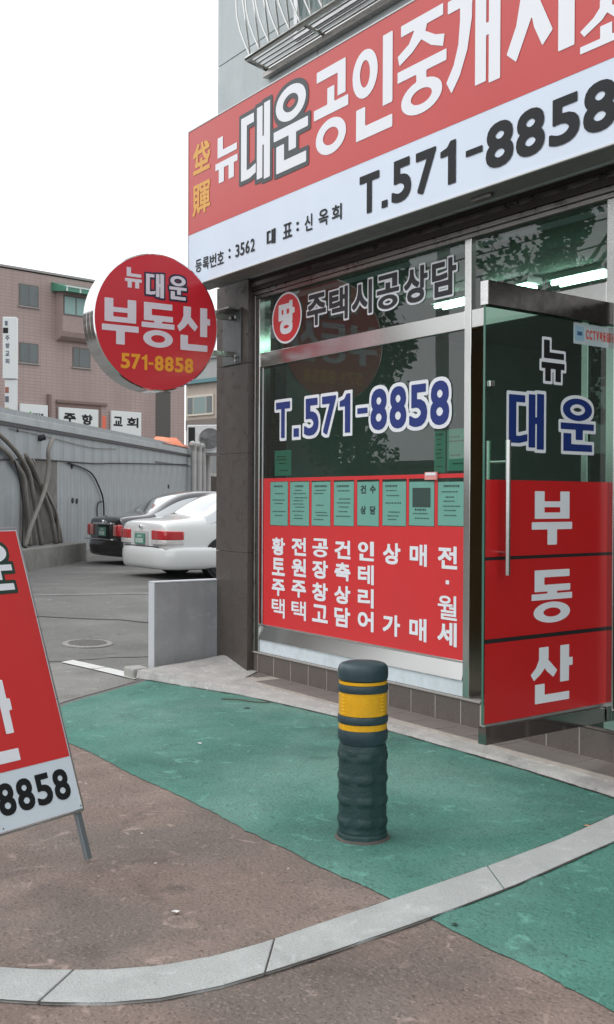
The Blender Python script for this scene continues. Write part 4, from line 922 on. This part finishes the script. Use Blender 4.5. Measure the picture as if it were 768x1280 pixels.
def lb(name, a, b, m, par, bevel=.0): # box in (along, out, up)
    return MB().box((a[0], min(side*a[1], side*b[1]), a[2]), (b[0], max(side*a[1], side*b[1]), b[2])).build(name, m, par, bevel=bevel)
ac = shed_thing('air_conditioner', 9.0, 2.93, 'white outdoor air conditioner unit standing on the shed roof beside the pillar', 'air conditioner')
ACW = mat('ac_white', (.55, .57, .57), rough=.45, var=.2, vscale=4)
ac.rotation_euler = (0, 0, math.radians(46)); ac.location = (-29.75, 15.55, 2.82); ac.scale = (.93, .93, .9)
MB().box((0, 0, .03), (1.5, .5, .98)).build('casing', ACW, ac, bevel=.03); MB().box((.06, -.01, .12), (.28, -.001, .90)).build('side_grille', CHAR, ac)
f_o = MB().lathe([(.001, 0), (.34, 0), (.37, .02), (.37, .0)], 28).build('fan_grille', mat('fan_grey', (.25, .26, .26), rough=.6), ac); f_o.rotation_euler = (PI/2, 0, 0); f_o.location = (.78, -.004, .50)
MB().box((1.22, -.01, .78), (1.42, -.001, .85)).build('side_badge', mat('badge_blue', (.05, .1, .35)), ac)
for z in (.0,): MB().box((.05, .05, -.05), (1.45, .45, .029)).build('base_frame', STEEL_DK, ac)
tp = shed_thing('tarpaulin', 6.3, 2.93, 'orange tarpaulin lying on the shed roof edge below the round sign', 'tarpaulin')
vs = []; nx2, ny2 = 24, 6
for i in range(nx2):
    for j in range(ny2): vs.append((i*2.9/(nx2-1), side*(.05-j*.12), (.02+.22*math.exp(-((i-13)/8)**2)*(j > 0)+.08*noise.noise(Vector((i*.5, j*.8, 3)))*(j > 0))))
MB().add(vs, [(i*ny2+j, (i+1)*ny2+j, (i+1)*ny2+j+1, i*ny2+j+1) for i in range(nx2-1) for j in range(ny2-1)]).build('sheet', mat('orange_tarp', (.75, .22, .10), rough=.6, var=.2), tp, smooth=True)
os_ = shed_thing('orange_flag', 2.15, 2.93, 'small orange-red cloth sticking up over the shed roof', 'cloth'); lb('cloth', (0, -.3, 0), (.22, -.28, .42), mat('orange_cloth', (.7, .12, .06), rough=.7), os_, .005)
# loose concrete bars on the ground by the shed
def gbar(name, p, q, w_, h_, lbl, m=CONC):
    d = Vector((q[0]-p[0], q[1]-p[1], 0)); L_ = d.length; o = MB().box((0, -w_/2, 0), (L_, w_/2, h_)).build(name, m, bevel=.015, loc=(p[0], p[1], gz(p[0]))); o.rotation_euler = (0, 0, math.atan2(d.y, d.x)); return tag(o, lbl, 'wheel stop')
gbar('wheel_stop', (-19.6, 6.6), (-21.0, 8.15), .14, .09, 'pale concrete wheel stop on the asphalt below the hoses', mat('pale_bar', (.5, .49, .46), rough=.8))

# ------------------------------------------------------------------ brick apartment house
BD = Vector((-.191, .982, 0)); BA = Vector((-49.33, 16.29, 0)); ang = math.atan2(BD.y, BD.x)
def tile_mat(name, c1, c2, mort, bw, bh, scale=1):
    m = bpy.data.materials.new(name); m.use_nodes = True; N = m.node_tree.nodes; L = m.node_tree.links; b = N['Principled BSDF']; b.inputs['Roughness'].default_value = .75
    tc = N.new('ShaderNodeTexCoord'); mp = N.new('ShaderNodeMapping'); mp.inputs['Rotation'].default_value = (PI/2, 0, 0); L.new(tc.outputs['Object'], mp.inputs[0])
    br = N.new('ShaderNodeTexBrick'); br.inputs['Color1'].default_value = (*c1, 1); br.inputs['Color2'].default_value = (*c2, 1); br.inputs['Mortar'].default_value = (*mort, 1); br.inputs['Scale'].default_value = 1
    br.inputs['Brick Width'].default_value = bw; br.inputs['Row Height'].default_value = bh; br.inputs['Mortar Size'].default_value = .02; br.offset = 0
    n1 = N.new('ShaderNodeTexNoise'); n1.inputs['Scale'].default_value = .5; n1.inputs['Detail'].default_value = 6; mp2 = N.new('ShaderNodeMapping'); mp2.inputs['Scale'].default_value = (2, 2, .4); L.new(tc.outputs['Object'], mp2.inputs[0]); L.new(mp2.outputs[0], n1.inputs[0])
    r = N.new('ShaderNodeMapRange'); r.inputs[1].default_value = .4; r.inputs[2].default_value = .8; r.inputs[4].default_value = .5; L.new(n1.outputs[0], r.inputs[0])
    x = N.new('ShaderNodeMix'); x.data_type = 'RGBA'; L.new(r.outputs[0], x.inputs[0]); L.new(br.outputs[0], x.inputs[6]); x.inputs[7].default_value = (*[v*.6 for v in c1], 1)
    L.new(mp.outputs[0], br.inputs[0]); L.new(x.outputs[2], b.inputs['Base Color']); return m
PTILE = tile_mat('pink_wall_tile', (.40, .30, .275), (.37, .285, .265), (.31, .245, .23), .30, .15)
ap = empty('apartment_house', tuple(BA), ang, 'pinkish tiled apartment house behind the grey shed, with a bay window under a green awning', 'building')
sB = 1 if (Matrix.Rotation(ang, 3, 'Z') @ Vector((0, 1, 0))).dot(Vector((BD.y, -BD.x, 0))) > 0 else -1
def bb(name, s0, s1, z0, z1, h0, h1, m, par=ap, bevel=0): return MB().box((s0, min(sB*h0, sB*h1), z0), (s1, max(sB*h0, sB*h1), z1)).build(name, m, par, bevel=bevel)
bb('wall', -.62, 10.62, 0, 11.9, -9, 0, PTILE); bb('wall', -6, -.63, 0, 11.95, -9, -.35, PTILE)
bb('parapet_cap', -6, 10.7, 11.96, 12.06, -9, .06, mat('cap_grey', (.3, .29, .28), rough=.8))
GDK = mat('far_glass', (.05, .07, .07), rough=.08, spec=.8); GCU = mat('curtained_glass', (.18, .25, .24), rough=.2); WF = mat('far_frame', (.12, .11, .10), rough=.5)
def bwin(s0, s1, z0, z1, split=.5, left=GDK, right=mat('grey_curtain', (.11, .13, .13), rough=.25)):
    fr_ = bb('window', s0, s1, z0, z1, .002, .03, WF); fr2 = fr_
    m_ = s0+(s1-s0)*split
    bb('pane', s0+.05, m_-.03, z0+.05, z1-.05, .031, .036, left, fr2); bb('pane', m_+.03, s1-.05, z0+.05, z1-.05, .031, .036, right, fr2); bb('sill', s0-.05, s1+.05, z0-.06, z0-.005, .002, .09, MATS['cap_grey'], fr2)
bwin(.96, 1.97, 10.32, 11.33); bwin(.97, 1.97, 7.72, 8.64, .5); bwin(3.83, 4.82, 7.76, 8.7, .35)
# bay with rounded underside
m_ = MB(); N_ = 12; s0, s1 = 2.9, 5.6
pro = [(0, 8.9), (.25, 8.95), (.5, 9.08), (.62, 9.3), (.62, 11.2), (0, 11.2)]
m_.prism([(sB*a, z) for a, z in pro], s0, s1, f=lambda u, v, h: (h, u, v)); m_.build('bay', mat('bay_render', (.34, .26, .24), rough=.8, var=.15), ap)
bw_ = bb('bay_window', s0+.02, s1-.02, 10.06, 10.98, .622, .65, WF)
for i in range(4): bb('pane', s0+.08+i*.65, s0+.66+i*.65, 10.12, 10.92, .651, .656, mat('aqua_curtain', (.22, .36, .34), rough=.3) if i != 2 else GCU, bw_)
AWG = mat('awning_green', (.06, .22, .15), rough=.4); AWW = mat('awning_white', (.55, .62, .6), rough=.5)
m_ = MB(); m_.prism([(sB*.02, 11.62), (sB*1.25, 11.25), (sB*1.25, 11.05), (sB*.02, 11.2)], s0-.25, s1+.2, f=lambda u, v, h: (h, u, v)); aw = m_.build('awning', AWG, ap)
for i in range(5): bb('awning_rib', s0-.22+i*.72, s0-.14+i*.72, 11.05, 11.31, 1.251, 1.27, AWW, aw)
bb('awning_band', s0-.25, s1+.2, 11.24, 11.31, 1.271, 1.29, AWW, aw)
# stairwell slot and ground floor shop signs
bb('stair_slot', 8.76, 9.69, 4.0, 7.0, .002, .02, mat('slot_dark', (.07, .065, .06), rough=.5)); bb('stair_frame', 8.7, 9.75, 6.99, 7.1, .002, .08, MATS['cap_grey'])
bb('pier', 2.44, 2.58, 3.5, 6.35, .002, .16, mat('pier_brown', (.2, .14, .12), rough=.8)); bb('sign_recess', 2.92, 5.45, 4.2, 6.08, .002, .03, MATS['pier_brown']); bb('recess_lintel', 2.9, 5.75, 6.0, 6.12, .03, .12, MATS['pier_brown'])
SGW = mat('far_sign_white', (.68, .71, .70), rough=.5)
bfr = lambda u, v, h: (u, sB*h, v)
def bsign(s0, s1, z0, z1, lbl, txt):
    e = empty('wall_sign', tuple(BA+BD*s0), ang, lbl, 'sign', 'white signs on the ground floor of the tiled house')
    MB().box((0, min(0, sB*.12), z0), (s1-s0, max(0, sB*.12), z1)).build('panel', SGW, e, bevel=.01)
    fr2 = lambda u, v, h: (u, sB*(.12+h), v); letters('lettering', txt, fr2, .006, CHAR, e); e.location = tuple(BA+BD*s0+Vector((BD.y, -BD.x, 0))*.035); return e
bsign(.95, 2.40, 4.6, 5.82, 'white sign with tiny lettering and a green leaf, leftmost on the tiled house', [(c, .62+i*.15, .75+i*.15, 5.28, 5.42, .008) for i, c in enumerate('주향교회')])
bsign(3.0, 5.2, 4.6, 5.78, 'white sign with two large black letters in the brown recess of the tiled house', [('주', .25, .92, 5.10, 5.53, .028), ('향', 1.25, 1.85, 5.02, 5.52, .022)])
bsign(5.95, 7.75, 4.3, 5.80, 'white sign with two black letters to the right of the recess on the tiled house', [('교', .12, .66, 5.05, 5.52, .022), ('회', .92, 1.62, 5.02, 5.52, .022)])
lf = MB().add([(.38, sB*.13, 5.25), (.6, sB*.13, 5.32), (.55, sB*.13, 5.5), (.42, sB*.13, 5.42)], [(0, 1, 2, 3)]).build('leaf_mark', mat('leaf_green', (.15, .4, .08)), None, fix=False); 
for o_ in bpy.data.objects:
    if o_.name == 'wall_sign': lf.parent = o_
# ------------------------------------------------------------------ pole sign
ps = empty('pole_sign', (-23.9, 8.12, gz(-23)), 0, 'tall narrow white pole sign standing behind the left end of the shed', 'sign')
px_ang = math.atan2(8.12, -23.9)+PI/2; ps.rotation_euler = (0, 0, math.radians(58))
def at_d(x, y, dd): return None
MB().box((-.15, -.05, 3.86), (.15, .13, 5.22)).build('upper_panel', SGW, ps, bevel=.015); MB().box((-.11, -.02, 2.3), (.15, .1, 3.84)).build('lower_panel', mat('lower_panel_white', (.66, .68, .68), rough=.5), ps, bevel=.01); MB().tube([(0, .04, -.1), (0, .04, 3.0)], .05, 10).build('pole', ALU, ps)
pf = lambda u, v, h: (u, -.05-h, v)
letters('lettering', [(c, -.09, .0, 4.70-k*.17, 4.81-k*.17, .004) for k, c in enumerate('주향교회')], pf, .004, mat('pole_ink', (.12, .14, .18), rough=.5), ps)
MB().box((-.14, -.055, 4.86), (-.03, -.0505, 4.98)).build('dark_mark', CHAR, ps); MB().box((-.10, -.055, 5.03), (-.04, -.0505, 5.13)).build('dark_mark', mat('pole_ink', (0, 0, 0)), ps)
for z, c in ((3.55, (.3, .12, .08)), (3.35, (.12, .13, .15)), (3.1, (.5, .35, .05)), (2.95, (.5, .35, .05))): MB().box((-.10, -.026, z), (-.02, -.0205, z+.13)).build('colour_patch', mat('patch%g' % z, c), ps)

# ------------------------------------------------------------------ cream house right of the tiled one
ch = empty('cream_house', (-39.25, 20.48, 0), math.radians(10.8), 'cream house with teal eaves between the tiled house and the pillar', 'building')
CRM = mat('cream_render', (.42, .36, .31), rough=.8, var=.2)
MB().box((0, 0, 0), (9, 8, 6.0)).build('wall', CRM, ch); MB().box((0, -.18, 6.003), (9, 8, 6.15)).build('eaves', mat('teal_eaves', (.10, .22, .24), rough=.5), ch)
MB().box((0, .4, 6.16), (9, 8, 7.0)).build('parapet', mat('house_grey', (.35, .35, .34), rough=.7, var=.2), ch); MB().box((0, .3, 7.0), (9, 8, 7.25)).build('parapet_band', mat('band_grey', (.22, .24, .25)), ch)
hw = MB().box((.12, -.06, 4.75), (1.75, -.003, 5.55)).build('window', mat('cream_frame', (.6, .55, .47), rough=.6), ch)
for a, b in ((.18, .50), (.55, 1.30), (1.35, 1.69)): MB().box((a, -.07, 4.83), (b, -.061, 5.47)).build('pane', GCU if a == .55 else GDK, hw)
MB().box((0, -.02, 4.2), (9, -.003, 4.6)).build('dark_band', mat('band_brown', (.2, .17, .15), rough=.8), ch)

# ------------------------------------------------------------------ across the street (seen only in the glass)
LEAF = mat('leaves', (.045, .085, .03), rough=.6, var=.3, vscale=2); BARK = mat('bark', (.09, .07, .05), rough=.9)
def tree(x, y, h, cr, seed, lbl):
    rnd = random.Random(seed); r = empty('street_tree', (x, y, 0), label=lbl, cat='tree', group='trees across the street')
    t = MB(); t.tube([(0, 0, -.1), (.05, .03, h*.25), (-.05, .05, h*.5), (0, 0, h*.85)], .1, 8, rs=[.17, .13, .10, .03])
    for i in range(9):
        a = rnd.uniform(0, 2*PI); z = h*rnd.uniform(.3, .6); t.tube([(0, 0, z), (math.cos(a)*cr*.5, math.sin(a)*cr*.5, z+h*.12), (math.cos(a)*cr*.8, math.sin(a)*cr*.8, z+h*.25)], .05, 5, rs=[.06, .035, .015])
    t.build('trunk', BARK, r)
    c = MB(); clumps = []
    for i in range(34):
        z = h*rnd.uniform(.32, 1); f = 1-abs(z/h-.6)*1.1; a = rnd.uniform(0, 2*PI); q = cr*f*math.sqrt(rnd.random()); clumps.append((math.cos(a)*q, math.sin(a)*q, z, rnd.uniform(.35, .75)))
    vs = []; fs = []
    for cx, cy, cz, rad in clumps:
        for i in range(230):
            d = Vector((rnd.gauss(0, 1), rnd.gauss(0, 1), rnd.gauss(0, .8))).normalized()*rad*rnd.uniform(.5, 1.05); p = Vector((cx, cy, cz))+d
            a = Vector((rnd.gauss(0, 1), rnd.gauss(0, 1), rnd.gauss(0, 1))).normalized(); b = a.orthogonal().normalized(); s = rnd.uniform(.06, .11); k = len(vs)
            vs += [p-a*s, p+b*s*.6, p+a*s, p-b*s*.6]; fs.append((k, k+1, k+2, k+3))
    c.add(vs, fs); c.build('crown', LEAF, r, fix=False)
tree(-17.9, -4.0, 6.8, 1.0, 1, 'narrow leafy street tree across the road, mirrored in the middle of the window'); tree(-15.0, -7.0, 9.5, 2.3, 2, 'taller street tree across the road, mirrored over the door')
tb = empty('brick_house', (-30, -6.2, 0), label='taller brown brick house across the street, mirrored in the left of the window', cat='building')
MB().box((-8, -3, 0), (4, 0, 8.5)).build('wall', tile_mat('brown_brick', (.16, .11, .085), (.13, .09, .07), (.2, .18, .16), .3, .1), tb); MB().box((-8.2, -3.2, 8.51), (4.2, .2, 8.8)).build('roof_edge', mat('opp_roof', (.1, .1, .1), rough=.7), tb)
for z_ in (1.2, 4.0, 6.6):
    for x_ in (-6.6, -3.6, -.6, 2.0): MB().box((x_, .003, z_), (x_+1.2, .05, z_+1.2)).build('window', GDK, tb)
    for y_ in (-2,): MB().box((4.003, y_, z_), (4.05, y_+1.2, z_+1.2)).build('window', GDK, tb)
ob = empty('low_house', (-36, -22, 0), label='low brown house across the street, mirrored darkly in the shop window', cat='building')
MB().box((-14, -6, 0), (16, 0, 3.0)).build('wall', mat('opp_wall', (.2, .17, .15), rough=.8, var=.3), ob); MB().box((-14.3, -6.2, 3.01), (16.3, .3, 3.2)).build('roof', mat('opp_roof', (.1, .1, .1), rough=.7), ob)
for i in range(7): wv = MB().box((-12+i*4, .003, 1.1), (-10.4+i*4, .05, 2.6)).build('window', GDK, ob)
up = empty('utility_pole', (-19.5, -7.5, 0), label='concrete utility pole with wires across the street, mirrored in the window', cat='utility pole')
MB().tube([(0, 0, 0), (0, 0, 9.5)], .16, 12, rs=[.19, .13]).build('pole', CONC, up); MB().box((-.9, -.05, 8.6), (.9, .05, 8.7)).build('crossarm', STEEL_DK, up)
for i, z in enumerate((7.0, 7.5, 8.0, 8.75)):
    pts = [(-22+44*j/16, .0, z-.6*(1-((j-8)/8)**2)+.6*((j-8)/8)**2-.0) for j in range(17)]; MB().tube(pts, .018, 5).build('wire', CABL, up)

# ------------------------------------------------------------------ litter
LT = [(-3.44, 1.76, .017, (.75, .75, .72), 'white scrap of paper lying on the brown paving', 0), (-5.75, 3.1, .02, (.6, .6, .58), 'pale crumb of litter on the green paving left of the bollard', 1), (-8.6, 3.2, .035, (.62, .6, .55), 'flattened white wrapper on the grey patch by the green paving', 2),
      (-6.55, 3.9, .03, (.03, .035, .03), 'curled dark dry leaf on the green paving near the cement strip', 3), (-4.9, 3.55, .02, (.35, .2, .12), 'small brown leaf behind the bollard', 4), (-5.3, 1.95, .03, (.5, .48, .45), 'pale wrapper on the brown paving right of the A-board leg', 5),
      (-3.35, 3.75, .02, (.5, .25, .12), 'tiny orange leaf on the green paving near the kerb', 6), (-2.82, 2.5, .018, (.02, .04, .02), 'dark green leaf on the outer edge of the kerb', 7), (-8.0, 2.9, .02, (.2, .5, .4), 'small teal scrap on the grey patch', 8), (-9.7, 4.9, .03, (.6, .6, .55), 'small white scrap near the manhole cover', 9)]
for x, y, s, c, l, i in LT:
    rnd = random.Random(i); P = [(math.cos(a)*s*rnd.uniform(.6, 1.2), math.sin(a)*s*.6*rnd.uniform(.6, 1.2), rnd.uniform(.001, .008)) for a in [k*PI/4 for k in range(8)]]
    o = MB().add(P+[(0, 0, .009)], [(k, (k+1) % 8, 8) for k in range(8)]).build('litter', mat('litter%d' % i, c, rough=.8), loc=(x, y, gz(x)+.010)); tag(o, l, 'litter'); o.rotation_euler = (0, 0, rnd.uniform(0, 3))
tw = smooth_path([(0, 0, 0), (.10, .08, .004), (.22, .13, .002), (.34, .2, .006)]); o = MB().tube(tw, .004, 5).build('twig', BARK, loc=(-6.95, 3.92, .013)); tag(o, 'thin dark twig lying on the green paving before the cement strip', 'twig')

rg = random.Random(5)
for k in range(16):
    x = rg.uniform(-5.6, -3.6); y = rg.uniform(1.1, 2.4); s_ = rg.uniform(.004, .009)
    o = MB().add([(math.cos(a)*s_*rg.uniform(.6, 1.2), math.sin(a)*s_*rg.uniform(.6, 1.2), 0) for a in [q*PI/3 for q in range(6)]]+[(0, 0, s_*.7)], [(q, (q+1) % 6, 6) for q in range(6)]).build('grit', mat('grit', (.42, .38, .33), rough=.9), loc=(x, y, .0045))
    tag(o, 'tiny pale crumb of grit scattered on the brown paving by the A-board', 'grit', 'crumbs of grit on the brown paving')
